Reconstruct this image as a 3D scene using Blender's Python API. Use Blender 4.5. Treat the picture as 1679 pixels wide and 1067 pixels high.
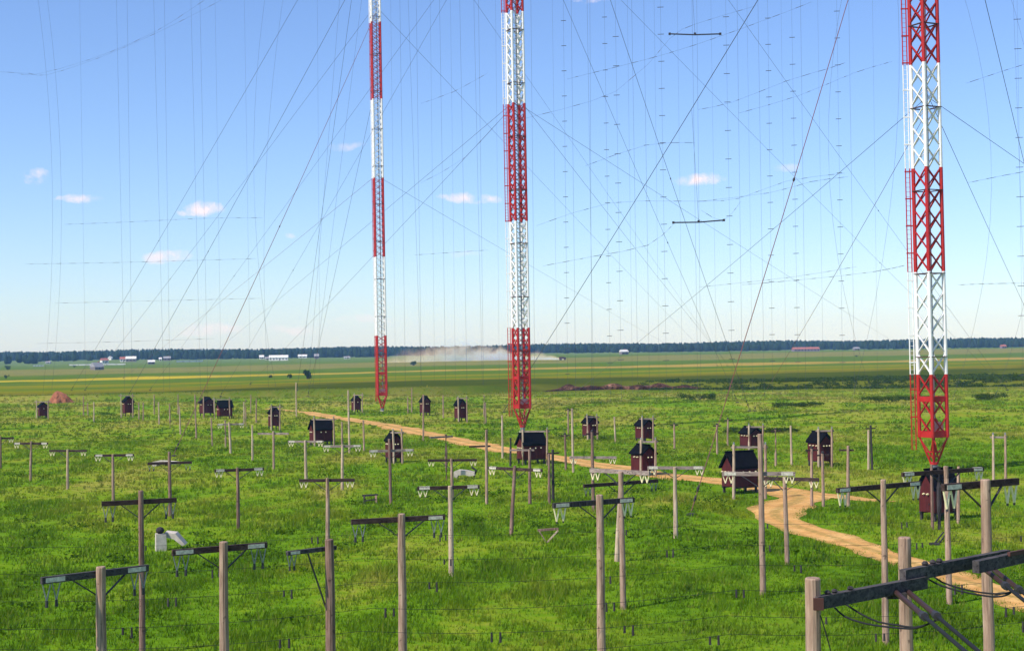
import bpy, math, random
import numpy as np
from mathutils import Vector, Matrix
for o in list(bpy.data.objects): bpy.data.objects.remove(o)
S = bpy.context.scene
COL = S.collection
R = math.radians
rnd = random.Random(7)

# ------------------------------------------------------------------ camera
CAM_H = 12.0
PITCH, ROLL = R(0.995), R(0.75)
cam_d = bpy.data.cameras.new('camera'); cam_d.lens = 50; cam_d.sensor_width = 36; cam_d.sensor_fit = 'HORIZONTAL'
cam_d.clip_start = 0.1; cam_d.clip_end = 20000
cam = bpy.data.objects.new('camera', cam_d); COL.objects.link(cam)
FWD = Vector((0, math.cos(PITCH), math.sin(PITCH)))
UP0 = Vector((0, -math.sin(PITCH), math.cos(PITCH))); RT0 = Vector((1, 0, 0))
UPV = UP0*math.cos(ROLL) + RT0*math.sin(ROLL)
RTV = RT0*math.cos(ROLL) - UP0*math.sin(ROLL)
CPOS = Vector((0, 0, CAM_H))
m = Matrix((RTV, UPV, -FWD)).transposed().to_4x4(); m.translation = CPOS
cam.matrix_world = m
S.camera = cam

# ------------------------------------------------------------------ light
SUN_AZ, SUN_EL = 57.0, 47.0          # azimuth measured from behind the camera towards its left
sv = Vector((-math.sin(R(SUN_AZ))*math.cos(R(SUN_EL)), -math.cos(R(SUN_AZ))*math.cos(R(SUN_EL)), math.sin(R(SUN_EL))))
sun_d = bpy.data.lights.new('sun', 'SUN'); sun_d.energy = 4.2; sun_d.angle = R(0.53); sun_d.color = (1.0, 0.95, 0.86)
sun = bpy.data.objects.new('sun', sun_d); COL.objects.link(sun)
sun.rotation_euler = (-sv).to_track_quat('-Z', 'Y').to_euler(); sun.location = (-40, -30, 60)
S.view_settings.view_transform = 'Standard'; S.view_settings.look = 'None'; S.view_settings.gamma = 1
S.view_settings.exposure = 0.42
try: S.view_settings.use_curve_mapping = False
except Exception: pass
S.render.engine = 'CYCLES'
try:
    S.cycles.volume_bounces = 1; S.cycles.max_bounces = 5; S.cycles.diffuse_bounces = 3; S.cycles.transparent_max_bounces = 8
    S.cycles.volume_step_rate = 2.0
except Exception: pass

W = bpy.data.worlds.new('World'); S.world = W; W.use_nodes = True
wn, wl = W.node_tree.nodes, W.node_tree.links
for n in list(wn): wn.remove(n)
def wmath(op, a, b=None, c=None, clamp=False):
    n = wn.new('ShaderNodeMath'); n.operation = op; n.use_clamp = clamp
    for i, v in enumerate((a, b, c)):
        if v is None: continue
        if isinstance(v, (int, float)): n.inputs[i].default_value = v
        else: wl.new(v, n.inputs[i])
    return n.outputs[0]
sky = wn.new('ShaderNodeTexSky'); sky.sky_type = 'NISHITA'; sky.sun_disc = False
sky.sun_elevation = R(SUN_EL); sky.sun_rotation = math.atan2(sv.x, sv.y)
sky.altitude = 100; sky.air_density = 1.0; sky.dust_density = 0.25; sky.ozone_density = 3.0
SKY_STRENGTH = 0.110
hsv = wn.new('ShaderNodeHueSaturation'); hsv.inputs['Saturation'].default_value = 1.0
hsv.inputs['Hue'].default_value = 0.503
wl.new(sky.outputs[0], hsv.inputs['Color'])
# small fair weather clouds low over the land, all round the horizon
tc = wn.new('ShaderNodeTexCoord'); sp = wn.new('ShaderNodeSeparateXYZ'); wl.new(tc.outputs['Generated'], sp.inputs[0])
nz = wn.new('ShaderNodeTexNoise'); nz.inputs['Scale'].default_value = 55; nz.inputs['Detail'].default_value = 5
nz.inputs['Roughness'].default_value = 0.62
wl.new(tc.outputs['Generated'], nz.inputs['Vector'])
az = wmath('MULTIPLY', wmath('ARCTAN2', sp.outputs[0], sp.outputs[1]), 57.29578)
el = wmath('MULTIPLY', wmath('ARCSINE', sp.outputs[2]), 57.29578)
n2 = wn.new('ShaderNodeTexNoise'); n2.inputs['Scale'].default_value = 30; n2.inputs['Detail'].default_value = 6; n2.inputs['Roughness'].default_value = 0.7
wl.new(tc.outputs['Generated'], n2.inputs['Vector']); n2s = wn.new('ShaderNodeSeparateColor'); wl.new(n2.outputs['Color'], n2s.inputs[0])
az = wmath('ADD', az, wmath('MULTIPLY', wmath('SUBTRACT', n2s.outputs[0], 0.5), 2.2)); el = wmath('ADD', el, wmath('MULTIPLY', wmath('SUBTRACT', n2s.outputs[1], 0.5), 0.75))
def pix_dir(px, py):
    return (FWD + RTV*((px-839.5)/2331.9) - UPV*((py-533.5)/2331.9)).normalized()
clouds = [(62,289,26,13,.95),(130,326,34,8,.75),(335,343,34,12,.95),(300,348,14,5,.5),(272,420,44,11,.7),(1145,292,42,11,.95),
          (770,324,54,9,.8),(575,238,34,7,.35),(965,0,34,5,.8),(480,386,16,6,.35),(1292,275,22,8,.3),(745,417,48,7,.25),
          (340,540,60,11,.55),(480,540,50,8,.4),(610,525,70,8,.35)]
cl = []
for (x, y, w, h, s) in clouds:
    d = pix_dir(x, y); cl.append((math.degrees(math.atan2(d.x, d.y)), math.degrees(math.asin(d.z)), w/40.7, h/40.7, s))
cr = random.Random(3)
for k in range(7):
    a = cr.uniform(30, 330); cl.append((a if a < 180 else a-360, cr.uniform(2, 14), cr.uniform(.5, 1.4), cr.uniform(.15, .35), cr.uniform(.4, .9)))
tot = None
for (a, e, w, h, s) in cl:
    dx = wmath('DIVIDE', wmath('SUBTRACT', az, a), w); dy = wmath('DIVIDE', wmath('SUBTRACT', el, e), h)
    q = wmath('ADD', wmath('MULTIPLY', dx, dx), wmath('MULTIPLY', dy, dy))
    v = wmath('MULTIPLY', wmath('SUBTRACT', 1.0, q, clamp=True), s)
    tot = v if tot is None else wmath('MAXIMUM', tot, v)
mk = wmath('MULTIPLY', tot, wmath('MULTIPLY', wmath('SUBTRACT', nz.outputs[0], 0.355), 4.6, clamp=True), clamp=True)
mk = wmath('MULTIPLY', mk, 1.05, clamp=True)
mx = wn.new('ShaderNodeMix'); mx.data_type = 'RGBA'
wl.new(mk, mx.inputs[0]); tint = wn.new('ShaderNodeMix'); tint.data_type = 'RGBA'; tint.blend_type = 'MULTIPLY'; tint.inputs[0].default_value = 1.0; tint.inputs[7].default_value = (0.86, 0.975, 1.23, 1); wl.new(hsv.outputs[0], tint.inputs[6]); wl.new(tint.outputs[2], mx.inputs[6]); mx.inputs[7].default_value = (7.6, 6.6, 7.0, 1)
bg = wn.new('ShaderNodeBackground'); bg.inputs[1].default_value = SKY_STRENGTH
wl.new(mx.outputs[2], bg.inputs[0])
wo = wn.new('ShaderNodeOutputWorld'); wl.new(bg.outputs[0], wo.inputs[0])

# ------------------------------------------------------------------ helpers: picture -> place
FPX = 1679*50/36
def ray(px, py): return FWD + RTV*((px-839.5)/FPX) - UPV*((py-533.5)/FPX)
def sstep(a, b, x):
    t = np.clip((x-a)/(b-a), 0, 1); return t*t*(3-2*t)
def scarp_line(x): return 398 + 0.06*x + 10*np.sin(x*0.018+0.6) + 5*np.sin(x*0.061)
def gh(x, y):
    x = np.asarray(x, dtype=float); y = np.asarray(y, dtype=float)
    n = 0.09*np.sin(x*0.17+y*0.05+1)*np.sin(y*0.13-x*0.04) + 0.07*np.sin(x*0.31-0.8)*np.sin(y*0.27+x*0.1)
    n = n*sstep(30, 60, y) + 0.30*np.sin(x*0.021+2)*np.sin(y*0.017+x*0.008)*sstep(160, 380, y)
    b = scarp_line(x)
    stp = 1.9*sstep(0, 7, y-b)*(0.55+0.45*sstep(-160, 0, x))
    mound = 0.8*np.exp(-((x-95)/45)**2-((y-250)/18)**2) + 0.22*np.sin(x*0.045+y*0.02)*np.sin(y*0.11+x*0.015)*sstep(200, 270, y)*(1-sstep(370, 395, y)) + 0.6*np.exp(-((x-60)/30)**2-((y-300)/14)**2) + 0.5*np.exp(-((x+70)/40)**2-((y-330)/16)**2)
    far = 5.2*sstep(850, 1700, y)
    return n + stp + far + mound
def G(x, y): return float(gh(x, y))
def hit(px, py):
    d = ray(px, py); t = 20.0; last = t
    while t < 6000:
        p = CPOS + d*t
        if p.z <= G(p.x, p.y):
            lo, hi = last, t
            for _ in range(30):
                mid = (lo+hi)/2; p = CPOS + d*mid
                if p.z <= G(p.x, p.y): hi = mid
                else: lo = mid
            p = CPOS + d*hi; return Vector((p.x, p.y, G(p.x, p.y)))
        last = t; t += max(0.5, t*0.006)
    p = CPOS + d*2500; return Vector((p.x, p.y, G(p.x, p.y)))
def at_y(px, py, Y):
    d = ray(px, py); return CPOS + d*(Y/d.y)
def at_z(px, py, z):
    d = ray(px, py); return CPOS + d*((z-CAM_H)/d.z)
def pxm(Y): return FPX/Y

# ------------------------------------------------------------------ helpers: meshes and objects
class MB:
    def __init__(s): s.v = []; s.f = []
    def quadbox(s, c, ax, ay, az):
        c = Vector(c); b = len(s.v)
        for i in (-1, 1):
            for j in (-1, 1):
                for k in (-1, 1): s.v.append(c + ax*i + ay*j + az*k)
        s.f += [tuple(b+q for q in f) for f in ((0,1,3,2),(4,6,7,5),(0,4,5,1),(2,3,7,6),(0,2,6,4),(1,5,7,3))]
        return s
    def box(s, c, dx, dy, dz, rz=0):
        ca, sa = math.cos(rz), math.sin(rz)
        return s.quadbox(c, Vector((ca, sa, 0))*dx/2, Vector((-sa, ca, 0))*dy/2, Vector((0, 0, 1))*dz/2)
    def bar(s, a, b, w, h=None, up=Vector((0, 0, 1))):
        a, b = Vector(a), Vector(b); d = b-a; L = d.length; d.normalize()
        sd = d.cross(up)
        if sd.length < 1e-4: sd = Vector((1, 0, 0))
        sd.normalize(); u = sd.cross(d)
        return s.quadbox((a+b)/2, d*L/2, sd*w/2, u*(h or w)/2)
    def tube(s, pts, rs, n=6, caps=True):
        pts = [Vector(p) for p in pts]
        if isinstance(rs, (int, float)): rs = [rs]*len(pts)
        b = len(s.v); k = len(pts)
        for i, p in enumerate(pts):
            d = (pts[min(i+1, k-1)] - pts[max(i-1, 0)]).normalized()
            a = d.cross(Vector((0, 0, 1)))
            if a.length < 0.02: a = Vector((1, 0, 0)) - d*d.x
            a.normalize(); c = d.cross(a)
            for j in range(n):
                t = 2*math.pi*j/n; s.v.append(p + (a*math.cos(t) + c*math.sin(t))*rs[i])
        for i in range(k-1):
            for j in range(n):
                j2 = (j+1) % n; s.f.append((b+i*n+j, b+i*n+j2, b+(i+1)*n+j2, b+(i+1)*n+j))
        if caps:
            s.f.append(tuple(b+j for j in range(n))[::-1]); s.f.append(tuple(b+(k-1)*n+j for j in range(n)))
        return s
    def lathe(s, c, prof, n=10):
        c = Vector(c); b = len(s.v)
        for (r, z) in prof:
            for j in range(n):
                t = 2*math.pi*j/n; s.v.append(c + Vector((r*math.cos(t), r*math.sin(t), z)))
        for i in range(len(prof)-1):
            for j in range(n):
                j2 = (j+1) % n; s.f.append((b+i*n+j, b+i*n+j2, b+(i+1)*n+j2, b+(i+1)*n+j))
        s.f.append(tuple(b+j for j in range(n))[::-1]); s.f.append(tuple(b+(len(prof)-1)*n+j for j in range(n)))
        return s
    def prism(s, poly, ext):
        b = len(s.v); n = len(poly)
        s.v += [Vector(p) for p in poly] + [Vector(p)+Vector(ext) for p in poly]
        s.f.append(tuple(range(b, b+n))[::-1]); s.f.append(tuple(range(b+n, b+2*n)))
        for i in range(n):
            j = (i+1) % n; s.f.append((b+i, b+j, b+n+j, b+n+i))
        return s
    def mesh(s, name, smooth=False):
        me = bpy.data.meshes.new(name); me.from_pydata([tuple(v) for v in s.v], [], s.f); me.update()
        if smooth:
            me.polygons.foreach_set('use_smooth', [True]*len(me.polygons))
        return me
def fast_mesh(name, verts, faces_flat, n):
    me = bpy.data.meshes.new(name); nv = len(verts); nf = len(faces_flat)//n
    me.vertices.add(nv); me.vertices.foreach_set('co', np.ascontiguousarray(verts, dtype=np.float32).ravel())
    me.loops.add(nf*n); me.loops.foreach_set('vertex_index', np.ascontiguousarray(faces_flat, dtype=np.int32))
    me.polygons.add(nf); me.polygons.foreach_set('loop_start', np.arange(nf, dtype=np.int32)*n)
    try: me.polygons.foreach_set('loop_total', np.full(nf, n, dtype=np.int32))
    except Exception: pass
    me.update(calc_edges=True); me.validate(); return me
def put(name, me, mat, parent=None, loc=None, rz=None, label=None, cat=None, group=None, kind=None):
    o = bpy.data.objects.new(name, me); COL.objects.link(o)
    if mat is not None and len(me.materials) == 0: me.materials.append(mat)
    if parent is not None: o.parent = parent
    if loc is not None: o.location = loc
    if rz is not None: o.rotation_euler = (0, 0, rz)
    tag(o, label, cat, group, kind); return o
def tag(o, label=None, cat=None, group=None, kind=None):
    if label: o['label'] = label
    if cat: o['category'] = cat
    if group: o['group'] = group
    if kind: o['kind'] = kind
def thing(name, loc, label, cat, group=None, rz=0):
    o = bpy.data.objects.new(name, None); COL.objects.link(o); o.location = loc; o.rotation_euler = (0, 0, rz)
    o.empty_display_size = 0.3
    tag(o, label, cat, group); return o

# ------------------------------------------------------------------ materials
class NT:
    def __init__(s, name):
        s.m = bpy.data.materials.new(name); s.m.use_nodes = True; s.n = s.m.node_tree.nodes; s.l = s.m.node_tree.links
        for n in list(s.n): s.n.remove(n)
        s.out = s.n.new('ShaderNodeOutputMaterial'); s.geo = None
    def pos(s):
        if s.geo is None: s.geo = s.n.new('ShaderNodeNewGeometry')
        return s.geo.outputs['Position']
    def obj(s): return s.n.new('ShaderNodeTexCoord').outputs['Object']
    def scale(s, v, sc):
        n = s.n.new('ShaderNodeVectorMath'); n.operation = 'MULTIPLY'; s.l.new(v, n.inputs[0]); n.inputs[1].default_value = sc; return n.outputs[0]
    def noise(s, v, sc, detail=4, rough=0.55, dist=0.0):
        n = s.n.new('ShaderNodeTexNoise'); n.inputs['Scale'].default_value = sc; n.inputs['Detail'].default_value = detail
        n.inputs['Roughness'].default_value = rough; n.inputs['Distortion'].default_value = dist
        if v is not None: s.l.new(v, n.inputs['Vector'])
        return n.outputs[0]
    def math(s, op, a, b=None, clamp=False):
        n = s.n.new('ShaderNodeMath'); n.operation = op; n.use_clamp = clamp
        for i, v in enumerate((a, b)):
            if v is None: continue
            if isinstance(v, (int, float)): n.inputs[i].default_value = v
            else: s.l.new(v, n.inputs[i])
        return n.outputs[0]
    def ramp(s, fac, stops, interp='LINEAR'):
        n = s.n.new('ShaderNodeValToRGB'); s.l.new(fac, n.inputs[0]); r = n.color_ramp; r.interpolation = interp
        while len(r.elements) < len(stops): r.elements.new(0.5)
        for e, (p, c) in zip(r.elements, stops):
            e.position = p; e.color = (c, c, c, 1) if isinstance(c, (int, float)) else (*c, 1)
        return n.outputs[0]
    def mix(s, fac, a, b, mode='MIX'):
        n = s.n.new('ShaderNodeMix'); n.data_type = 'RGBA'; n.blend_type = mode
        for i, v in ((0, fac), (6, a), (7, b)):
            if isinstance(v, (int, float)): n.inputs[i].default_value = v
            elif isinstance(v, tuple): n.inputs[i].default_value = (*v, 1)
            else: s.l.new(v, n.inputs[i])
        return n.outputs[2]
    def sep(s, v):
        n = s.n.new('ShaderNodeSeparateXYZ'); s.l.new(v, n.inputs[0]); return n.outputs
    def rand(s): return s.n.new('ShaderNodeObjectInfo').outputs['Random']
    def bsdf(s, col, rough=0.8, metal=0.0, spec=0.3, bump=None, bump_str=0.3, bump_dist=0.02):
        b = s.n.new('ShaderNodeBsdfPrincipled')
        if isinstance(col, tuple): b.inputs['Base Color'].default_value = (*col, 1)
        else: s.l.new(col, b.inputs['Base Color'])
        if isinstance(rough, (int, float)): b.inputs['Roughness'].default_value = rough
        else: s.l.new(rough, b.inputs['Roughness'])
        b.inputs['Metallic'].default_value = metal; b.inputs['Specular IOR Level'].default_value = spec
        if bump is not None:
            n = s.n.new('ShaderNodeBump'); n.inputs['Strength'].default_value = bump_str; n.inputs['Distance'].default_value = bump_dist
            s.l.new(bump, n.inputs['Height']); s.l.new(n.outputs[0], b.inputs['Normal'])
        s.l.new(b.outputs[0], s.out.inputs[0]); return s.m

def wood(name, dark, mid, light, along='z'):
    t = NT(name); p = t.obj()
    r = t.rand()
    off = t.n.new('ShaderNodeVectorMath'); off.operation = 'ADD'; t.l.new(p, off.inputs[0])
    cmb = t.n.new('ShaderNodeCombineXYZ'); t.l.new(t.math('MULTIPLY', r, 37.0), cmb.inputs[0]); t.l.new(t.math('MULTIPLY', r, 91.0), cmb.inputs[2]); t.l.new(cmb.outputs[0], off.inputs[1])
    v = off.outputs[0]
    def sc(a, b): return (a, a, b) if along == 'z' else (b, a, a)
    g = t.noise(t.scale(v, sc(9, 0.8)), 1.0, 7, 0.72, 0.4)
    b = t.noise(t.scale(v, sc(3, 1.2)), 1.0, 4)
    c = t.ramp(g, [(0.34, dark), (0.48, mid), (0.66, light)])
    kn = t.noise(t.scale(v, (5, 5, 4)), 1.0, 3, 0.6)
    c = t.mix(t.ramp(b, [(0.38, 0.0), (0.68, 0.55)]), c, tuple(x*0.62 for x in mid))
    crack = t.noise(t.scale(v, sc(14, 0.35)), 1.0, 2)
    c = t.mix(t.ramp(crack, [(0.34, 0.8), (0.40, 0.0)]), c, tuple(x*0.35 for x in dark))
    c = t.mix(t.ramp(kn, [(0.64, 0.0), (0.70, 0.8)]), c, tuple(x*0.4 for x in dark))
    c = t.mix(t.math('MULTIPLY', r, 0.35), c, tuple(x*0.7 for x in mid))
    return t.bsdf(c, 0.9, 0, 0.15, g, 0.5, 0.03)
M = {}
M['grey'] = wood('weathered_grey_wood', (0.16,0.092,0.062), (0.38,0.245,0.175), (0.60,0.43,0.315))
M['pale'] = wood('pale_dry_wood', (0.27,0.175,0.11), (0.54,0.395,0.275), (0.74,0.58,0.41))
M['brown'] = wood('red_brown_wood', (0.11,0.060,0.045), (0.25,0.150,0.115), (0.38,0.25,0.19))
M['dark'] = wood('dark_wood', (0.02,0.018,0.02), (0.05,0.042,0.045), (0.10,0.085,0.08))
M['arm_dark'] = wood('tarred_beam_wood', (0.022,0.014,0.012), (0.055,0.032,0.028), (0.12,0.075,0.06), 'x')
M['arm_grey'] = wood('silver_beam_wood', (0.15,0.105,0.09), (0.31,0.235,0.20), (0.46,0.37,0.31), 'x')
M['arm_slate'] = wood('slate_beam_wood', (0.028,0.024,0.026), (0.075,0.064,0.064), (0.16,0.138,0.128), 'x')
def plain(name, col, rough=0.6, metal=0.0, spec=0.4, var=0.25, sc=2.0):
    t = NT(name); n = t.noise(t.obj(), sc, 5)
    c = t.mix(t.ramp(n, [(0.35, 0.0), (0.7, var)]), col, tuple(x*0.45 for x in col))
    return t.bsdf(c, rough, metal, spec)
M['iron'] = plain('dark_iron', (0.045,0.042,0.045), 0.6, 0.3)
M['rust'] = plain('rusty_iron', (0.085,0.030,0.022), 0.8)
M['rod'] = plain('stained_insulator_rod', (0.045,0.020,0.018), 0.6)
M['cable'] = plain('black_cable', (0.018,0.019,0.022), 0.75, 0, 0.15)
M['steel'] = plain('galvanised_steel', (0.22,0.23,0.26), 0.5, 0.4)
M['guy'] = plain('guy_steel', (0.075,0.07,0.085), 0.6, 0.2)
M['guy_red'] = plain('guy_rusty', (0.17,0.055,0.05), 0.7, 0.1)
M['thin'] = plain('aerial_wire', (0.06,0.065,0.085), 0.6, 0.2)
M['porcelain'] = plain('cream_porcelain', (0.86,0.74,0.44), 0.3, 0, 0.5, 0.15)
M['greyglass'] = plain('grey_glass_insulator', (0.20,0.21,0.22), 0.3, 0, 0.5, 0.2)
M['concrete'] = plain('white_concrete', (0.60,0.52,0.43), 0.85, 0, 0.2, 0.6, 3)
M['marker'] = plain('white_marker_paint', (0.72,0.65,0.52), 0.6, 0, 0.3, 0.9, 11)
def paint(name, col, dirt, k=0.55):
    t = NT(name); n = t.noise(t.pos(), 1.7, 6, 0.7); v = t.noise(t.scale(t.pos(), (9, 9, 0.7)), 1.0, 4)
    c = t.mix(t.ramp(n, [(0.42, 0.0), (0.75, k)]), col, dirt); c = t.mix(t.ramp(v, [(0.55, 0.0), (0.8, k*0.8)]), c, dirt)
    return t.bsdf(c, 0.55, 0, 0.35)
M['red'] = paint('mast_red_paint', (0.45,0.012,0.010), (0.24,0.016,0.012))
M['white'] = paint('mast_white_paint', (0.84,0.82,0.80), (0.46,0.37,0.32), 0.42)
M['pink'] = paint('faded_red_panel', (0.72,0.36,0.35), (0.5,0.2,0.2))
def hut_wall():
    t = NT('maroon_board_paint'); p = t.obj(); s = t.sep(p)
    ax = t.math('ADD', s[0], s[1])
    bd = t.math('FRACT', t.math('MULTIPLY', ax, 5.5))
    seam = t.ramp(bd, [(0.0, 1.0), (0.07, 0.0), (0.93, 0.0), (1.0, 1.0)])
    n = t.noise(t.scale(p, (3, 3, 0.9)), 1.3, 6, 0.65)
    c = t.ramp(n, [(0.3, (0.050,0.006,0.007)), (0.6, (0.105,0.011,0.012)), (0.8, (0.160,0.032,0.030))])
    c = t.mix(t.math('MULTIPLY', seam, 0.7), c, (0.02,0.006,0.006))
    c = t.mix(t.math('MULTIPLY', t.rand(), 0.5), c, (0.045,0.008,0.009))
    return t.bsdf(c, 0.75, 0, 0.25, bd, 0.2, 0.02)
M['hutwall'] = hut_wall()
def roofing():
    t = NT('black_roofing_felt'); n = t.noise(t.obj(), 3.5, 6, 0.7)
    c = t.ramp(n, [(0.3, (0.003,0.003,0.004)), (0.7, (0.008,0.008,0.011))])
    return t.bsdf(c, 0.9, 0, 0.03, n, 0.3, 0.03)
M['roof'] = roofing()
def soil(name, a, b, c2, sc):
    t = NT(name); n = t.noise(t.pos(), sc, 8, 0.65); q = t.noise(t.pos(), sc*6, 4)
    c = t.ramp(n, [(0.3, a), (0.5, b), (0.72, c2)]); c = t.mix(t.ramp(q, [(0.4, 0.0), (0.75, 0.45)]), c, a)
    return t.bsdf(c, 0.95, 0, 0.1, q, 0.6, 0.1)
M['redsoil'] = soil('red_earth', (0.16,0.055,0.028), (0.36,0.13,0.065), (0.50,0.22,0.12), 0.7)
M['banksoil'] = soil('eroded_bank_earth', (0.018,0.008,0.005), (0.055,0.022,0.012), (0.34,0.17,0.10), 0.28)
def track():
    t = NT('sandy_track'); p = t.pos(); n = t.noise(p, 0.35, 7, 0.62); q = t.noise(p, 3.0, 6, 0.7); z = t.noise(p, 14.0, 3)
    c = t.ramp(n, [(0.28, (0.42,0.20,0.055)), (0.5, (0.64,0.345,0.11)), (0.75, (0.76,0.49,0.19))])
    c = t.mix(t.ramp(q, [(0.42, 0.0), (0.72, 0.6)]), c, (0.32,0.15,0.04))
    uv = t.n.new('ShaderNodeAttribute'); uv.attribute_name = 'across'
    u = t.math('ABSOLUTE', t.math('ADD', uv.outputs['Fac'], t.math('MULTIPLY', t.math('SUBTRACT', n, 0.5), 0.5)))
    mid = t.ramp(u, [(0.0, 0.85), (0.16, 0.6), (0.30, 0.0), (0.58, 0.0), (0.85, 0.6), (1.0, 0.9)])
    c = t.mix(t.math('MULTIPLY', mid, t.ramp(q, [(0.35, 0.2), (0.6, 1.0)])), c, (0.26,0.19,0.045))
    return t.bsdf(c, 0.95, 0, 0.1, z, 0.5, 0.05)
M['track'] = track()
GREENS = dict(deep=(0.046,0.102,0.005), mid=(0.086,0.178,0.007), lush=(0.124,0.232,0.009), lime=(0.185,0.250,0.016), straw=(0.29,0.265,0.05), rust=(0.18,0.12,0.010))
def grass_colour(t, p):
    a = t.noise(t.scale(p, (1.0, 0.55, 0.2)), 0.045, 5, 0.55, 0.6)
    b = t.noise(t.scale(p, (1.0, 0.5, 0.2)), 0.22, 5, 0.6, 0.4)
    c = t.noise(p, 1.3, 4, 0.6)
    f = t.math('ADD', t.math('ADD', t.math('MULTIPLY', a, 0.62), t.math('MULTIPLY', b, 0.36)), t.math('MULTIPLY', c, 0.30))
    f = t.math('SUBTRACT', f, 0.030)
    dist = t.ramp(t.math('DIVIDE', t.sep(p)[1], 400.0, clamp=True), [(0.15, 0.0), (0.35, 0.03), (0.8, 0.10)])
    f = t.math('ADD', f, dist)
    col = t.ramp(f, [(0.46, GREENS['deep']), (0.54, GREENS['mid']), (0.615, GREENS['lush']), (0.69, GREENS['lime']), (0.79, GREENS['straw'])])
    r = t.noise(t.scale(p, (1, 0.4, 0.2)), 0.075, 3, 0.5, 0.8)
    col = t.mix(t.ramp(r, [(0.66, 0.0), (0.76, 0.55)]), col, GREENS['rust'])
    st = t.noise(t.scale(p, (0.30, 1.5, 0.2)), 0.085, 4, 0.6, 0.5)
    dm = t.ramp(t.math('DIVIDE', t.sep(p)[1], 400.0, clamp=True), [(0.30, 0.15), (0.55, 1.0)])
    col = t.mix(t.math('MULTIPLY', t.ramp(st, [(0.56, 0.0), (0.68, 0.6)]), dm), col, (0.035,0.065,0.006))
    s2 = t.noise(t.scale(p, (0.28, 1.2, 0.2)), 0.11, 3, 0.6, 0.4)
    col = t.mix(t.math('MULTIPLY', t.ramp(s2, [(0.52, 0.0), (0.66, 0.6)]), dm), col, (0.27,0.255,0.035))
    return col
def ground_mat():
    t = NT('meadow_ground'); p = t.pos(); s = t.sep(p)
    col = grass_colour(t, p)
    w = t.noise(t.scale(p, (0.5, 1.0, 0)), 0.012, 4, 0.5)
    tt = t.math('SUBTRACT', s[1], t.math('MULTIPLY', s[0], 0.55))
    tt = t.math('ADD', tt, t.math('MULTIPLY', t.math('SUBTRACT', w, 0.5), 170))
    u = t.math('DIVIDE', tt, 2400.0, clamp=True)
    gr, yg, ol, tan, pale, dk = (0.088,0.150,0.006), (0.205,0.195,0.004), (0.175,0.150,0.008), (0.42,0.275,0.055), (0.21,0.19,0.045), (0.050,0.066,0.004)
    st = [(395,(0.12,0.13,0.008)),(412,dk),(468,dk),(488,ol),(505,ol),(525,yg),(565,gr),(600,yg),(640,yg),(655,gr),(715,gr),(735,tan),(795,tan),(812,gr),(980,gr),(1020,pale),(1240,pale),(1300,gr),(1600,(0.13,0.19,0.07))]
    bands = t.ramp(u, [(a/2400, c) for a, c in st])
    # flowering yellow crop west of the track side
    yel = t.ramp(u, [(722/2400, 0.0), (738/2400, 1.0), (792/2400, 1.0), (806/2400, 0.0)])
    west = t.ramp(t.math('DIVIDE', t.math('ADD', s[0], 500), 600.0, clamp=True), [(0.55, 1.0), (0.78, 0.0)])
    bands = t.mix(t.math('MULTIPLY', yel, west), bands, (0.50,0.38,0.022))
    n1 = t.noise(t.scale(p, (0.35, 1.4, 1)), 0.06, 6, 0.65)
    bands = t.mix(t.ramp(n1, [(0.35, 0.0), (0.7, 0.40)]), bands, (0.075,0.105,0.008))
    n2 = t.noise(t.scale(p, (0.35, 1.2, 1)), 0.035, 5, 0.6)
    bands = t.mix(t.ramp(n2, [(0.55, 0.0), (0.75, 0.5)]), bands, (0.24,0.205,0.03))
    n3 = t.noise(t.scale(p, (0.12, 1.6, 1)), 0.055, 5, 0.6)
    bands = t.mix(t.ramp(n3, [(0.52, 0.0), (0.66, 0.55)]), bands, (0.055,0.085,0.006))
    far = t.ramp(t.math('DIVIDE', s[1], 1000.0, clamp=True), [(0.375, 0.0), (0.41, 1.0)])
    return t.bsdf(t.mix(far, col, bands), 0.95, 0, 0.0, t.noise(p, 2.2, 5, 0.7), 0.7, 0.15)
M['ground'] = ground_mat()
def blade_mat(name, tint=None):
    t = NT(name); p = t.pos(); col = grass_colour(t, p)
    at = t.n.new('ShaderNodeAttribute'); at.attribute_name = 'tone'
    f = at.outputs['Fac']
    col = t.mix(t.ramp(f, [(0.0, 0.40), (0.35, 0.0)]), col, (0.035,0.075,0.004))
    col = t.mix(t.ramp(f, [(0.70, 0.0), (0.92, 0.55), (1.0, 0.8)]), col, (0.36,0.33,0.075))
    if tint: col = t.mix(0.8, col, tint)
    d = t.n.new('ShaderNodeBsdfDiffuse'); tr = t.n.new('ShaderNodeBsdfTranslucent'); mixs = t.n.new('ShaderNodeMixShader')
    t.l.new(col, d.inputs[0]); t.l.new(t.mix(0.25, col, (0.25,0.30,0.01)), tr.inputs[0]); mixs.inputs[0].default_value = 0.38
    t.l.new(d.outputs[0], mixs.inputs[1]); t.l.new(tr.outputs[0], mixs.inputs[2]); t.l.new(mixs.outputs[0], t.out.inputs[0])
    return t.m
M['blade'] = blade_mat('grass_blades')
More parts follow.
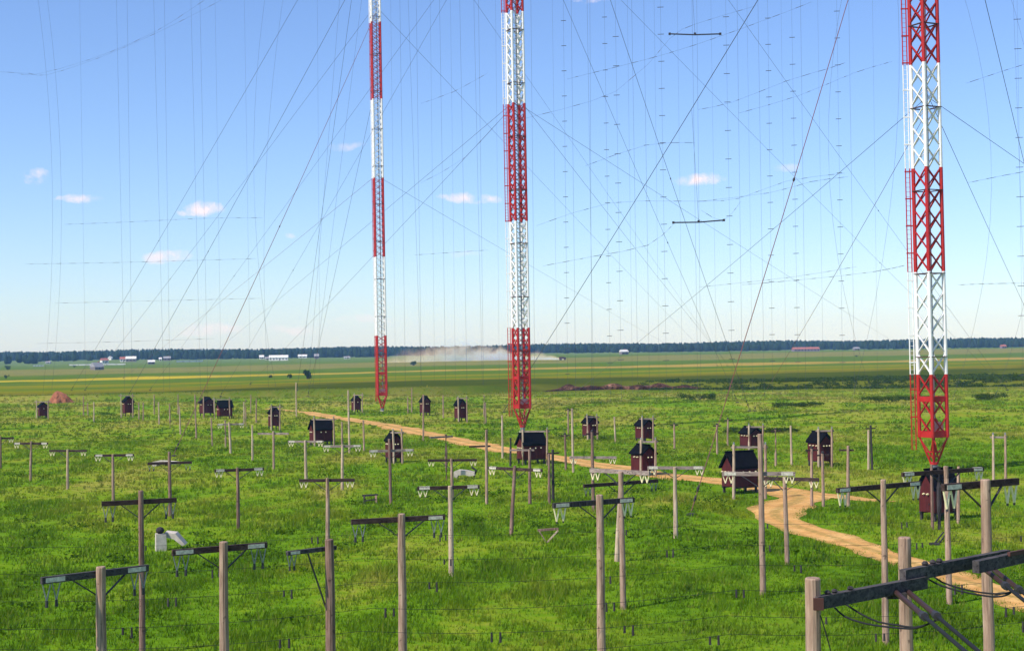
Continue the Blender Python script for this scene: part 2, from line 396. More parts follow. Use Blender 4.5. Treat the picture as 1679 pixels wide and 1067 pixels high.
def leaf_mat(name, a, b, c):
    t = NT(name); n = t.noise(t.pos(), 0.9, 4, 0.7); q = t.noise(t.pos(), 5.0, 3)
    col = t.ramp(n, [(0.3, a), (0.52, b), (0.74, c)]); col = t.mix(t.ramp(q, [(0.4, 0.0), (0.7, 0.5)]), col, a)
    d = t.n.new('ShaderNodeBsdfDiffuse'); tr = t.n.new('ShaderNodeBsdfTranslucent'); ms = t.n.new('ShaderNodeMixShader')
    t.l.new(col, d.inputs[0]); t.l.new(col, tr.inputs[0]); ms.inputs[0].default_value = 0.3
    t.l.new(d.outputs[0], ms.inputs[1]); t.l.new(tr.outputs[0], ms.inputs[2]); t.l.new(ms.outputs[0], t.out.inputs[0]); return t.m
M['leaf'] = leaf_mat('shrub_leaves', (0.018,0.040,0.010), (0.040,0.080,0.016), (0.075,0.125,0.028))
M['scrub'] = leaf_mat('bank_scrub', (0.030,0.055,0.005), (0.055,0.095,0.009), (0.10,0.14,0.016))
M['weed'] = leaf_mat('meadow_weeds', (0.045,0.095,0.004), (0.080,0.155,0.006), (0.12,0.195,0.010))
M['needle'] = leaf_mat('forest_foliage', (0.012,0.026,0.012), (0.022,0.044,0.018), (0.036,0.062,0.024))
M['trunk'] = wood('bark', (0.03,0.022,0.018), (0.07,0.05,0.04), (0.12,0.09,0.07))
M['wall_w'] = plain('whitewashed_wall', (0.80,0.77,0.72), 0.9, 0, 0.2, 0.2, 0.6)
M['wall_t'] = plain('grey_timber_wall', (0.20,0.17,0.16), 0.9, 0, 0.2, 0.4, 0.6)
M['wall_p'] = plain('purple_grey_wall', (0.22,0.16,0.20), 0.9, 0, 0.2, 0.3, 0.6)
M['roof_g'] = plain('grey_sheet_roof', (0.30,0.29,0.31), 0.7, 0, 0.3, 0.3, 0.6)
M['roof_r'] = plain('rust_red_roof', (0.36,0.12,0.09), 0.8, 0, 0.3, 0.3, 0.6)
M['roof_w'] = plain('bright_metal_roof', (0.72,0.70,0.68), 0.5, 0, 0.4, 0.2, 0.6)
M['glass'] = plain('dark_window_glass', (0.03,0.035,0.05), 0.15, 0, 0.5, 0.1)

# ------------------------------------------------------------------ ground
def make_ground():
    ys = [-120.0, -60, -20, 0, 15, 28]
    y = 34.0
    while y < 6200: ys.append(y); y += max(0.8, y*0.0105) if y < 360 or y > 450 else 1.2
    ys = np.array(ys); nu = 281
    u = np.linspace(-1, 1, nu); u = np.sign(u)*(0.62*np.abs(u)+0.38*np.abs(u)**3)
    X = u[None, :]*(140 + np.clip(ys, 0, None)*0.55)[:, None]; Y = np.repeat(ys[:, None], nu, 1)
    Z = gh(X, Y); V = np.stack([X, Y, Z], -1).reshape(-1, 3)
    ny = len(ys); i = np.arange(ny-1)[:, None]*nu + np.arange(nu-1)[None, :]
    F = np.stack([i, i+1, i+1+nu, i+nu], -1).reshape(-1)
    me = fast_mesh('meadow', V, F, 4); me.polygons.foreach_set('use_smooth', np.ones(len(me.polygons), dtype=bool))
    put('meadow_ground', me, M['ground'], kind='structure', label='broad green meadow running out to far fields')
make_ground()

# ------------------------------------------------------------------ dirt track
ROADS = []
def resample(pts, step):
    P = [np.array(p) for p in pts]; out = []
    ext = [2*P[0]-P[1]] + P + [2*P[-1]-P[-2]]
    for i in range(1, len(ext)-2):
        n = max(2, int(np.linalg.norm(ext[i+1]-ext[i])/step))
        for k in range(n):
            t = k/n; a, b, c, d = ext[i-1], ext[i], ext[i+1], ext[i+2]
            out.append(0.5*((2*b)+(c-a)*t+(2*a-5*b+4*c-d)*t*t+(3*b-a-3*c+d)*t**3))
    out.append(P[-1]); return np.array(out)
def strip(name, pix, widths, lift, label):
    g = [hit(x, y) for x, y in pix]
    c = resample([(p.x, p.y, w) for p, w in zip(g, widths)], 0.8)
    d = np.gradient(c[:, :2], axis=0); d /= np.linalg.norm(d, axis=1)[:, None]; nrm = np.stack([d[:, 1], -d[:, 0]], 1)
    K = 9; us = np.linspace(-1, 1, K); s = np.arange(len(c))
    V = []; A = []
    for k, uu in enumerate(us):
        wob = 1 + (0.16*np.sin(s*0.37+k)+0.12*np.sin(s*0.93+2*k+1))*abs(uu)
        xy = c[:, :2] + nrm*(uu*c[:, 2:3]/2)*wob[:, None]
        rut = -0.03*np.exp(-((abs(uu)-0.45)/0.15)**2)
        V.append(np.concatenate([xy, (gh(xy[:, 0], xy[:, 1])+lift+rut+(-0.03 if abs(uu) == 1 else 0))[:, None]], 1)); A.append(np.full(len(c), uu))
    V = np.stack(V, 1).reshape(-1, 3); A = np.stack(A, 1).reshape(-1)
    i = np.arange(len(c)-1)[:, None]*K + np.arange(K-1)[None, :]
    F = np.stack([i, i+1, i+1+K, i+K], -1).reshape(-1)
    me = fast_mesh(name, V, F, 4); at = me.attributes.new('across', 'FLOAT', 'POINT'); at.data.foreach_set('value', A.astype(np.float32))
    put(name, me, M['track'], kind='structure', label=label); ROADS.append(c)
strip('dirt_track', [(440,670),(480,674),(530,681),(600,692),(700,712),(800,732),(880,745),(960,759),(1060,775),(1150,786),(1230,795),(1290,806),(1312,816),(1292,828),(1270,841),(1290,857),(1345,875),(1400,893),(1470,916),(1560,945),(1640,972),(1730,1004)],
      [2.0,2.8,3.8,4.2,4.2,4.0,3.9,3.9,3.9,3.9,4.0,4.3,4.4,4.3,3.7,3.0,2.7,2.6,2.6,2.5,2.5,2.5], 0.05, 'sandy orange dirt track winding through the meadow')
strip('track_spur', [(1296,806),(1335,811),(1375,815),(1415,819),(1465,823)], [2.2,2.8,2.6,1.9,1.0], 0.062, 'short sandy spur leaving the bend of the track')

# ------------------------------------------------------------------ grass
def make_grass():
    rg = np.random.default_rng(11); allv = []; tones = []
    rc = np.concatenate(ROADS, 0)
    def patch(y0, y1, dens, hmin, hmax, w0, per):
        area = 0.40*(y1**2-y0**2); n = int(area*dens)
        y = np.sqrt(rg.uniform(y0**2, y1**2, n)); x = rg.uniform(-0.40, 0.40, n)*y + 0.0
        cl = 0.5+0.5*np.sin(x*0.9+1.7*np.sin(y*0.31))*np.sin(y*0.55+1.3*np.sin(x*0.43)); cl2 = 0.5+0.5*np.sin(x*0.23+y*0.11)*np.sin(y*0.19-x*0.07)
        keep = rg.uniform(0, 1, n) < 0.45+0.55*cl
        dmin = np.full(n, 99.0)
        for k in range(0, len(rc), 2): dmin = np.minimum(dmin, np.hypot(x-rc[k, 0], y-rc[k, 1])/(rc[k, 2]*0.5))
        tuft = (np.abs(dmin) < 0.16) & (np.sin(x*1.9+y*0.7)*np.sin(y*1.1) > 0.35)
        keep &= (dmin > 0.86 + 0.42*rg.uniform(-1, 1, n)**3) | tuft
        x, y, cl, cl2, dmin = x[keep], y[keep], cl[keep], cl2[keep], dmin[keep]; n = len(x)
        hh = (hmin + (hmax-hmin)*cl*rg.uniform(0.5, 1, n))*(0.7+0.6*cl2)*np.clip(dmin-0.5, 0.35, 1)
        x = np.repeat(x, per); y = np.repeat(y, per); hh = np.repeat(hh, per)*rg.uniform(0.55, 1.15, n*per); N = n*per
        x = x + rg.normal(0, 0.16, N); y = y + rg.normal(0, 0.16, N); z = gh(x, y)-0.02
        a = rg.uniform(0, 2*np.pi, N); w = w0*rg.uniform(0.6, 1.4, N); la = rg.uniform(0, 2*np.pi, N); ln = hh*rg.uniform(0.1, 0.6, N)
        ax, ay = np.cos(a)*w/2, np.sin(a)*w/2
        v = np.stack([np.stack([x-ax, y-ay, z], 1), np.stack([x+ax, y+ay, z], 1), np.stack([x+np.cos(la)*ln+0.10*hh, y+np.sin(la)*ln, z+hh], 1)], 1)
        allv.append(v.reshape(-1, 3)); t = np.repeat(np.clip(np.repeat(rg.uniform(0, 1, n), per)*0.6+rg.uniform(0, 0.4, N), 0, 1), 3); tones.append(t)
    patch(50, 80, 15, 0.14, 0.55, 0.055, 5)
    patch(80, 120, 7.5, 0.14, 0.55, 0.075, 5)
    patch(120, 200, 2.8, 0.16, 0.55, 0.11, 5)
    patch(200, 400, 0.55, 0.2, 0.6, 0.22, 5)
    V = np.concatenate(allv); T = np.concatenate(tones)
    me = fast_mesh('meadow_grass', V, np.arange(len(V)), 3); at = me.attributes.new('tone', 'FLOAT', 'POINT'); at.data.foreach_set('value', T.astype(np.float32))
    put('meadow_grass', me, M['blade'], kind='stuff', label='uneven tufts of summer grass covering the meadow', cat='grass')
    print('grass tris', len(V)//3)
make_grass()

# ------------------------------------------------------------------ shrubs
def leaf_cloud(blobs, n, size, seed):
    rg = np.random.default_rng(seed); V = []
    vol = np.array([b[3]*b[4]*b[5] for b in blobs])**0.67; cnt = (vol/vol.sum()*n).astype(int)+3
    for (cx, cy, cz, rx, ry, rz), k in zip(blobs, cnt):
        d = rg.normal(size=(k, 3)); d /= np.linalg.norm(d, axis=1)[:, None]; r = rg.uniform(0.45, 1.08, k)[:, None]
        c = np.array([cx, cy, cz]) + d*r*np.array([rx, ry, rz])
        a = rg.normal(size=(k, 3)); a /= np.linalg.norm(a, axis=1)[:, None]; b = np.cross(a, rg.normal(size=(k, 3))); b /= np.linalg.norm(b, axis=1)[:, None]
        s = size*rg.uniform(0.6, 1.4, k)[:, None]
        V.append(np.stack([c-a*s, c+b*s*0.6, c+a*s, c-b*s*0.6], 1).reshape(-1, 3))
    return np.concatenate(V)
def shrub(px, py, wpx, hpx, label, cat='bush', n=900, group=None, name='bush', flat=False):
    p = hit(px, py); s = 1/pxm(p.y); w, h = wpx*s, hpx*s
    t = thing(name, p, label, cat, group); r = random.Random(int(px*7+py)); B = []
    for k in range(9 if not flat else 22):
        B.append((r.uniform(-.42, .42)*w, r.uniform(-.3, .3)*min(w, 6), r.uniform(.22, .72)*h, r.uniform(.12, .24)*w*(0.5 if flat else 1.2), r.uniform(.15, .3)*min(w, 5), r.uniform(.2, .34)*h))
    V = leaf_cloud(B, n, max(0.12, h*0.07), int(px)); me = fast_mesh('foliage', V, np.arange(len(V)), 4); put('foliage', me, M['scrub' if flat else 'leaf'], t)
    for k in range(4):
        a = r.uniform(-.2, .2)*w; put('stem', MB().tube([(a*0.3, 0, -0.1), (a, r.uniform(-.2, .2), h*0.6)], [0.06*h, 0.02*h], 5).mesh('stem'), M['trunk'], t)
shrub(504,621,13,16,'tall round dark bush standing alone beside the yellow field')
shrub(475,620,8,9,'smaller round bush next to the tall round bush at the yellow field', n=500)
shrub(444,619,6,6,'smallest low bush in the row at the yellow field', n=350)
shrub(678,599,9,9,'lone round bush in the green field before the dust cloud', n=500)
shrub(13,606,9,8,'dark bush in front of the white farm building', n=500)
shrub(11,621,8,7,'low dark bush at the edge of the yellow field near bare earth', n=400)
shrub(1141,656,72,12,'long low dark thicket just below the eroded earth bank', n=2500, flat=True)
shrub(1308,667,90,9,'long flat patch of dark scrub in the rough pasture', n=2200, flat=True)
shrub(1455,659,110,11,'wide patch of dark scrub before the overgrown bank', n=2600, flat=True)
shrub(1620,655,70,12,'dark scrub patch in rough pasture beyond the broad mast', n=2000, flat=True)
shrub(1240,709,170,9,'low strip of dark weeds behind the hut row', n=3000, flat=True)
shrub(1405,585,7,4,'tiny bush in the far field beyond the dark bank', n=200)
shrub(122,602,7,5,'tiny bush before the white roadside fence', n=200)
def bank_growth():
    rg = np.random.default_rng(5); B = []
    for k in range(1500):
        x = rg.uniform(36, 185); y = scarp_line(x)+rg.uniform(0, 1)**1.4*(25+0.35*(x-36))-5
        if x < 66 and rg.uniform() < (66-x)/30: continue
        h = rg.uniform(0.35, 1.1); B.append((x, y, G(x, y)+h*0.2, rg.uniform(0.9, 2.4), rg.uniform(0.7, 1.6), h*0.55))
    V = leaf_cloud(B, 60000, 0.26, 9); me = fast_mesh('bank_undergrowth', V, np.arange(len(V)), 4)
    put('bank_undergrowth', me, M['scrub'], kind='stuff', label='dense dark undergrowth covering the long bank', cat='undergrowth')
bank_growth()
def weeds():
    rg = np.random.default_rng(17); B = []; rc = np.concatenate(ROADS, 0)
    for k in range(850):
        y = math.sqrt(rg.uniform(52**2, 330**2)) if k > 220 else math.sqrt(rg.uniform(52**2, 120**2)); x = rg.uniform(-0.4, 0.4)*y
        if math.sin(x*0.11+1.3)*math.sin(y*0.07+x*0.02) < -0.15 or np.min(np.hypot(rc[:, 0]-x, rc[:, 1]-y)) < 3: continue
        h = rg.uniform(0.2, 0.55)*(1+y/500)
        for q in range(rg.integers(1, 4)): B.append((x+rg.normal(0, .5), y+rg.normal(0, .4), G(x, y)+h*0.35, rg.uniform(.3, .8)*(1+y/250), rg.uniform(.25, .5), h*0.6))
    V = leaf_cloud(B, 30000, 0.10, 19); me = fast_mesh('weed_clumps', V, np.arange(len(V)), 4)
    put('weed_clumps', me, M['weed'], kind='stuff', label='dark green weed clumps scattered through the meadow grass', cat='weeds')
weeds()
def eroded_bank():
    mb = MB(); r = random.Random(4); xs = np.arange(8, 57, 0.45); rows = 7; 
    for i, x in enumerate(xs):
        e = min(1, (x-8)/8, (57-x)/6)*(0.72+0.28*math.sin(x*0.7)*math.sin(x*0.23+1)); y0 = float(scarp_line(x)); top = G(x, y0+8)
        for j in range(rows):
            t = j/(rows-1); z = G(x, y0-0.5)-0.1 + (top+0.12-G(x, y0-0.5))*t*e
            mb.v.append(Vector((x, y0-1.2+1.5*t**2 + r.uniform(-.28, .28) + (0.5*e if j == rows-1 else 0), z+r.uniform(-.08, .08))))
    for i in range(len(xs)-1):
        for j in range(rows-1): a = i*rows+j; mb.f.append((a, a+rows, a+rows+1, a+1))
    put('eroded_bank', mb.mesh('eroded_bank'), M['banksoil'], kind='structure', label='low eroded bank of bare red brown earth across the meadow')
eroded_bank()
def mound(px, py, wpx, hpx, label):
    p = hit(px, py); s = 1/pxm(p.y); w, h = wpx*s, hpx*s; mb = MB(); r = random.Random(2); n, k = 28, 9
    for i in range(k):
        t = i/(k-1)
        for j in range(n):
            a = 2*math.pi*j/n; rr = (1-t)*(1+0.16*math.sin(3*a+1)+0.1*math.sin(7*a))*w/2
            mb.v.append(Vector((rr*math.cos(a)-t*w*0.10, rr*math.sin(a)*0.8, h*(1-(1-t)**1.6)*(1+0.10*math.sin(5*a)*(1-t)) + r.uniform(-.05, .05)*h - 0.1*(i == 0))))
    for i in range(k-1):
        for j in range(n): j2 = (j+1) % n; mb.f.append((i*n+j, i*n+j2, (i+1)*n+j2, (i+1)*n+j))
    put('earth_heap', mb.mesh('earth_heap'), M['redsoil'], loc=p, label=label, cat='earth heap')
mound(98,660,38,19,'heap of bare orange red earth behind a small hut')

# ------------------------------------------------------------------ far forest and village
def forest():
    rg = np.random.default_rng(21); V = []; F = []; nv = 0; s = 7
    t = np.arange(s)*2*np.pi/s; ring = np.stack([np.cos(t), np.sin(t)], 1)
    def tree(x, y, h, w, con):
        nonlocal nv
        z = G(x, y)-0.3; prof = [(0.55, 0.05), (1.0, 0.2), (0.75, 0.5), (0.42, 0.78), (0.06, 1.0)] if con else [(0.5, 0.1), (0.95, 0.32), (1.0, 0.58), (0.7, 0.86), (0.15, 1.0)]
        L = len(prof)
        for (r, q) in prof:
            jj = rg.uniform(0.7, 1.25, (s, 1)); c = ring*w*r*jj
            V.append(np.concatenate([c+np.array([x, y]), np.full((s, 1), z+q*h)+rg.uniform(-.04, .04, (s, 1))*h], 1))
        i = np.arange(L-1)[:, None]*s + np.arange(s)[None, :]; j = np.arange(L-1)[:, None]*s + (np.arange(s)[None, :]+1) % s
        F.append((np.stack([i, j, j+s, i+s], -1)+nv).reshape(-1)); nv += L*s
    for row in range(13):
        yb = 1980 + row*24; x = -1180.0
        while x < 1180:
            edge = 40*math.sin(x*0.004+1)+25*math.sin(x*0.013); hh = 12.2+1.2*math.sin(x*0.006+row)+1.0*math.sin(x*0.021)
            tree(x, yb+edge+rg.uniform(-10, 10), hh*rg.uniform(0.90, 1.06)+row*0.10, rg.uniform(2.2, 3.6), rg.uniform() < 0.55)
            x += rg.uniform(2.6, 5.0) if row < 6 else rg.uniform(6, 10)
    for (xa, xb, yb, k) in ((-420,-250,1640,110),(-260,-150,1700,90),(-640,-380,1600,60),(60,330,1750,170),(360,640,1780,90),(-120,0,1780,60),(-560,-470,1430,30)):
        for q in range(k): tree(rg.uniform(xa, xb), yb+rg.uniform(-25, 25), rg.uniform(7, 12.5), rg.uniform(2.4, 4.2), rg.uniform() < 0.4)
    V = np.concatenate(V); F = np.concatenate(F)
    put('far_forest', fast_mesh('far_forest', V, F, 4), M['needle'], kind='stuff', label='far blue green forest closing the horizon', cat='forest')
forest()
def house(px, py, wpx, hpx, wm, rm, label, yaw=0.3, depth=0.6, cat='house', wins=3, group=None, roofh=0.42, name='farm_house'):
    p = hit(px, py); s = 1/pxm(p.y); w, h = wpx*s, hpx*s; d = w*depth if depth < 3 else depth
    d = min(max(d, 5), 14); eh = h*(1-roofh); t = thing(name, p, label, cat, group, rz=yaw)
    put('wall', MB().box((0, 0, eh/2-0.2), w, d, eh+0.4).mesh('wall'), M[wm], t)
    x = w/2+0.35; y = d/2+0.4
    rf = MB(); rf.prism([(-x, -y, eh-0.15), (-x, y, eh-0.15), (-x, 0, h)], (2*x, 0, 0)); ro = put('roof', rf.mesh('roof'), M[rm], t)
    put('chimney', MB().box((w*0.2, 0.3, h+0.15), 0.7, 0.7, 1.1).mesh('chimney'), M['roof_r'], ro)
    for k in range(wins):
        xx = -w/2+(k+0.5)*w/wins; put('window', MB().box((xx, -d/2-0.03, eh*0.52), min(1.2, w/wins*0.5), 0.1, min(1.3, eh*0.45)).mesh('window'), M['glass'], t)
    put('door', MB().box((w*0.06, -d/2-0.02, 0.9), 0.9, 0.08, 1.8).mesh('door'), M['wall_t'], t)
HS = [(15,590,17,9,'wall_w','roof_w','long white farm building behind the dark bush by the forest',0.1,'farm building'),
 (3,587,8,7,'wall_w','roof_r','small white house beside the long white farm building',0.2,'house'),
 (79,596,7,4,'wall_w','roof_g','tiny white hut among trees by the white fence',0.1,'hut'),
 (171,595,11,8,'wall_w','roof_r','white house with red roof near the grey barn',0.7,'house'),
 (181,590,5,6,'wall_w','roof_w','narrow white gable next to the red roofed house',1.3,'house'),
 (202,593,10,8,'wall_w','roof_r','cream house with reddish roof beside a grey roofed house',0.2,'house'),
 (215,593,16,9,'wall_t','roof_w','grey house with broad pale roof in the village',0.1,'house'),
 (248,597,11,7,'wall_t','roof_w','small house with a white roof standing alone by dark trees',0.3,'house'),
 (263,591,4,5,'wall_w','roof_w','tiny white shed behind the white roofed house',0.2,'shed'),
 (274,591,11,7,'wall_p','roof_g','dim purple grey house beside trees',0.2,'house'),
 (429,589,7,7,'wall_w','roof_w','small white end house of the bright village row',0.2,'house'),
 (438,590,7,5,'wall_w','roof_g','low white shed in the bright village row',0.2,'shed'),
 (457,591,30,9,'wall_w','roof_w','longest bright white building of the village row',0.1,'building'),
 (496,587,14,6,'wall_w','roof_w','white house standing apart from the village row',0.2,'house'),
 (519,588,7,8,'wall_p','roof_g','dull grey house by the dark trees past the white house',0.2,'house'),
 (384,581,4,4,'wall_w','roof_w','tiny white hut on the slope below the forest',0.2,'hut'),
 (569,588,10,4,'wall_w','roof_g','pale low shed in the haze beside the slim far mast',0.1,'shed'),
 (690,581,9,6,'wall_w','roof_w','white house half veiled by the dust cloud',0.5,'house'),
 (714,574,8,4,'wall_w','roof_w','small white house above the dust cloud',0.5,'house'),
 (1023,581,13,8,'wall_t','roof_w','shed with bright white roof alone before the forest',0.5,'shed'),
 (1097,576,18,8,'wall_p','roof_w','farm house with pale roof close to the forest edge',0.1,'house'),
 (1117,575,8,6,'wall_p','roof_w','small pale roofed house beside the farm house at the forest',0.2,'house'),
 (1139,575,8,5,'wall_p','roof_r','dim low house past the pale roofed farm houses',0.2,'house'),
 (1233,570,12,5,'wall_p','roof_w','pale roofed house at the forest edge beside trees',0.2,'house'),
 (1277,573,12,4,'wall_w','roof_r','low cream house near the long barn',0.1,'house'),
 (1321,576,42,7,'wall_p','roof_r','very long low purple grey barn with reddish roof',0.02,'barn'),
 (1404,574,9,5,'wall_p','roof_g','dim grey house between the long barn and the broad mast',0.2,'house'),
 (1441,571,8,5,'wall_p','roof_g','faint grey house near the broad mast',0.2,'house'),
 (1630,569,11,6,'wall_w','roof_w','bright white house at the forest edge beyond the broad mast',0.2,'house'),
 (1645,571,8,6,'wall_p','roof_r','dark red house next to the bright white one',0.2,'house')]
for (x, y, w, h, a, b, lab, yaw, cat) in HS: house(x, y, w, h, a, b, lab, yaw, 0.5, cat, wins=max(2, int(w/5)))
house(159,606,17,12,'wall_t','roof_g','dark grey timber barn with tall gable in front of the white fence', 0.9, 0.8, 'barn', 1, roofh=0.6, name='timber_barn')
def fence(xa, ya, xb, yb, hpx, label):
    a, b = hit(xa, ya), hit(xb, yb); s = 1/pxm((a.y+b.y)/2); h = hpx*s; n = max(4, int((b-a).length/8)); t = thing('board_fence', a, label, 'fence', None)
    for k in range(n):
        p = a.lerp(b, k/n)-a; q = a.lerp(b, (k+0.97)/n)-a
        p.z = G(a.x+p.x, a.y+p.y)-a.z; q.z = G(a.x+q.x, a.y+q.y)-a.z
        put('panel', MB().bar(p+Vector((0, 0, h*0.55)), q+Vector((0, 0, h*0.55)), 0.12, h*0.9).mesh('panel'), M['wall_w'], t)
        put('post', MB().box(p+Vector((0, 0, h*0.5)), 0.25, 0.25, h*1.15).mesh('post'), M['wall_t'], t)
fence(113,599.5,206,598,2.4,'long white board fence running behind the grey timber barn')
fence(54,601,72,601,2.4,'short white board fence by the low hut and trees')
fence(289,594,333,593,2.6,'white board fence below the village slope')

# ------------------------------------------------------------------ masts
MASTS = {}
def mast(key, px, py, theta, bands, z_tap, label, z_mid, top=128.0, lad=1.0, P=1.85, bw=0.16):
    base = hit(px, py); Y = base.y
    lean = R(-0.35); t = thing('lattice_mast', base, label, 'mast', 'red and white guyed masts'); t.rotation_euler = (0, lean, 0)
    MASTS[key] = (base, Vector((math.sin(lean), 0, math.cos(lean))))
    Rr = 1.27; cs = [Vector((math.cos(theta+k*math.pi/2)*Rr, -math.sin(theta+k*math.pi/2)*Rr, 0)) for k in range(4)]
    left = min(cs, key=lambda c: c.x)
    put('foundation', MB().lathe((0, 0, -0.3), [(0.8, 0), (0.8, 0.30), (0.5, 0.42)], 12).mesh('foundation'), M['concrete'], t)
    put('base_insulator', MB().lathe((0, 0, 0.10), [(0.28, 0), (0.40, 0.08), (0.28, 0.16), (0.40, 0.26), (0.28, 0.36), (0.40, 0.46), (0.26, 0.56), (0.34, 0.62), (0.3, 0.68)], 12).mesh('base_insulator'), M['greyglass'], t)
    zt, z0 = 0.75, z_tap
    tp = MB(); tips = [c*0.22 for c in cs]
    for k in range(4):
        a, b = tips[k]+Vector((0, 0, zt)), cs[k]+Vector((0, 0, z0)); tp.tube([a, b], 0.10, 6)
        a2, b2 = tips[(k+1) % 4]+Vector((0, 0, zt)), cs[(k+1) % 4]+Vector((0, 0, z0)); tp.bar(a.lerp(b, 0.15), a2.lerp(b2, 0.95), 0.08); tp.bar(a2.lerp(b2, 0.15), a.lerp(b, 0.95), 0.08); tp.bar(a.lerp(b, 0.45), a2.lerp(b2, 0.45), 0.1)
    tp.lathe((0, 0, zt-0.05), [(0.42, 0), (0.42, 0.22)], 10)
    put('taper', tp.mesh('taper'), M['red'], t)
    def ring(z, h):
        mb = MB()
        for k in range(4):
            a, b = cs[k]+Vector((0, 0, z)), cs[(k+1) % 4]+Vector((0, 0, z)); mb.bar(a, b, 0.12, h)
        return mb.mesh('girder')
    put('girder', ring(z0+0.28, 0.6), M['red'], t); put('girder', ring(z_mid, 0.5), M['red'], t)
    put('panel', MB().bar(cs[1]*0.7+Vector((0, 0, z0+1.05)), cs[0]*0.72+Vector((0, 0, z0+1.05)), 0.06, 0.75).mesh('panel'), M['pink'], t)
    zs = [z0] + [at_y(px, b, Y).z-base.z for b in bands]; step = (zs[-1]-zs[1])/(len(zs)-2)
    while zs[-1] < top: zs.append(zs[-1]+step)
    for i in range(len(zs)-1):
        a, b = zs[i], zs[i+1]; mt = M['red'] if i % 2 == 0 else M['white']; br = MB(); n = max(1, round((b-a)/P)); dz = (b-a)/n
        for q in range(n):
            for k in range(4):
                c, d = cs[k], cs[(k+1) % 4]; u = Vector((0, 0, a+q*dz)); w = Vector((0, 0, a+(q+1)*dz))
                br.bar(c+u, d+w, bw, 0.07); br.bar(c+w, d+u, bw, 0.07)
        sec = put('lattice_section', br.mesh('lattice_section'), mt, t)
        for k in range(4):
            lg = MB().tube([cs[k]+Vector((0, 0, a-0.02)), cs[k]+Vector((0, 0, b-0.02))], 0.185, 8); put('leg', lg.mesh('leg', False), mt, sec)
        ld = MB(); la = max(a, z0-1.2) if i else z0-1.2; x1, x2 = left.x-0.34*lad, left.x-0.74*lad; yy = left.y
        for xx in (x1, x2): ld.tube([(xx, yy, la), (xx, yy, b)], 0.055, 6)
        z = la
        while z < b: ld.bar((x1, yy, z), (x2, yy, z), 0.03); z += 0.45
        z = math.ceil(a/2.6)*2.6
        while z < b: ld.bar((left.x, yy, z), (x2-0.08, yy, z), 0.12, 0.12); z += 2.6
        put('ladder', ld.mesh('ladder'), mt, sec)
    z = z_mid+4
    while z < top:
        pl = MB()
        for k in range(4):
            c, d = cs[k]*1.07+Vector((0, 0, z)), cs[(k+1) % 4]*1.07+Vector((0, 0, z)); pl.bar(c, d, 0.26, 0.07)
        put('platform', pl.mesh('platform'), M['rust'], t); z += 7.9
    put('riser_pipe', MB().tube([(0.15, 0.1, z0), (0.15, 0.1, top)], 0.10, 8).mesh('riser_pipe'), M['steel'], t)
mast('m3', 1532, 773, R(19), [613,445,275,105], 3.3, 'widest red and white lattice mast with ladder, rising behind a hut', 6.9)
mast('m2', 857, 708, R(20), [537,363,170,20], 3.5, 'red and white lattice mast standing behind the wide hut by the dirt track', 8.0, P=1.45, bw=0.17)
mast('m1', 627, 674, R(33), [550,421,292,163,37], 3.3, 'slimmest red and white lattice mast, beyond the dirt track and the huts', 8.0, lad=0.5, P=1.25, bw=0.19)

def wire_pts(a, b, sag, n=14):
    return [a.lerp(b, k/n) - Vector((0, 0, sag*4*(k/n)*(1-k/n))) for k in range(n+1)]
def guy(key, p1, p2, yb, rad=0.026, mat='guy', sag=0.6, lab='', ins=3):
    base, u = MASTS[key]; n = ray(*p1).cross(ray(*p2)); tt = n.dot(CPOS-base)/n.dot(u); A = base + u*tt
    xb = p1[0]+(p2[0]-p1[0])*(yb-p1[1])/(p2[1]-p1[1]); B = hit(xb, yb)
    if not 2 < tt < 150: print('GUY off', key, p1, p2, tt); return
    if tt > 127: A = base+u*127
    t = thing('guy_wire', B, lab, 'guy wire', 'guy wires of the %s mast' % {'m1': 'slimmest', 'm2': 'middle', 'm3': 'widest'}[key])
    pts = [p-B for p in wire_pts(A, B+Vector((0, 0, 0.35)), sag)]
    put('cable', MB().tube(pts, rad, 5).mesh('cable'), M[mat], t)
    d = (pts[0]-pts[-1]).normalized(); L = (pts[0]-pts[-1]).length
    an = MB().lathe((0, 0, -0.3), [(0.4, 0), (0.36, 0.42), (0.2, 0.5)], 8); put('anchor_block', an.mesh('anchor_block'), M['dark'], t)
    for k in range(ins):
        f = (0.75+k*0.8) if k < 2 else L*(0.1+0.14*k); q = pts[-1]+d*f; q2 = pts[-1]+d*(f+0.5)
        if k >= 2:
            kk = min(len(pts)-2, max(0, int((1-f/L)*(len(pts)-1)))); fr = (1-f/L)*(len(pts)-1)-kk; q = pts[kk].lerp(pts[kk+1], fr); q2 = q+d*0.4
        put('insulator', MB().tube([q, q.lerp(q2, .5), q2], [0.05, 0.12, 0.05], 6).mesh('insulator'), M['dark'], t)
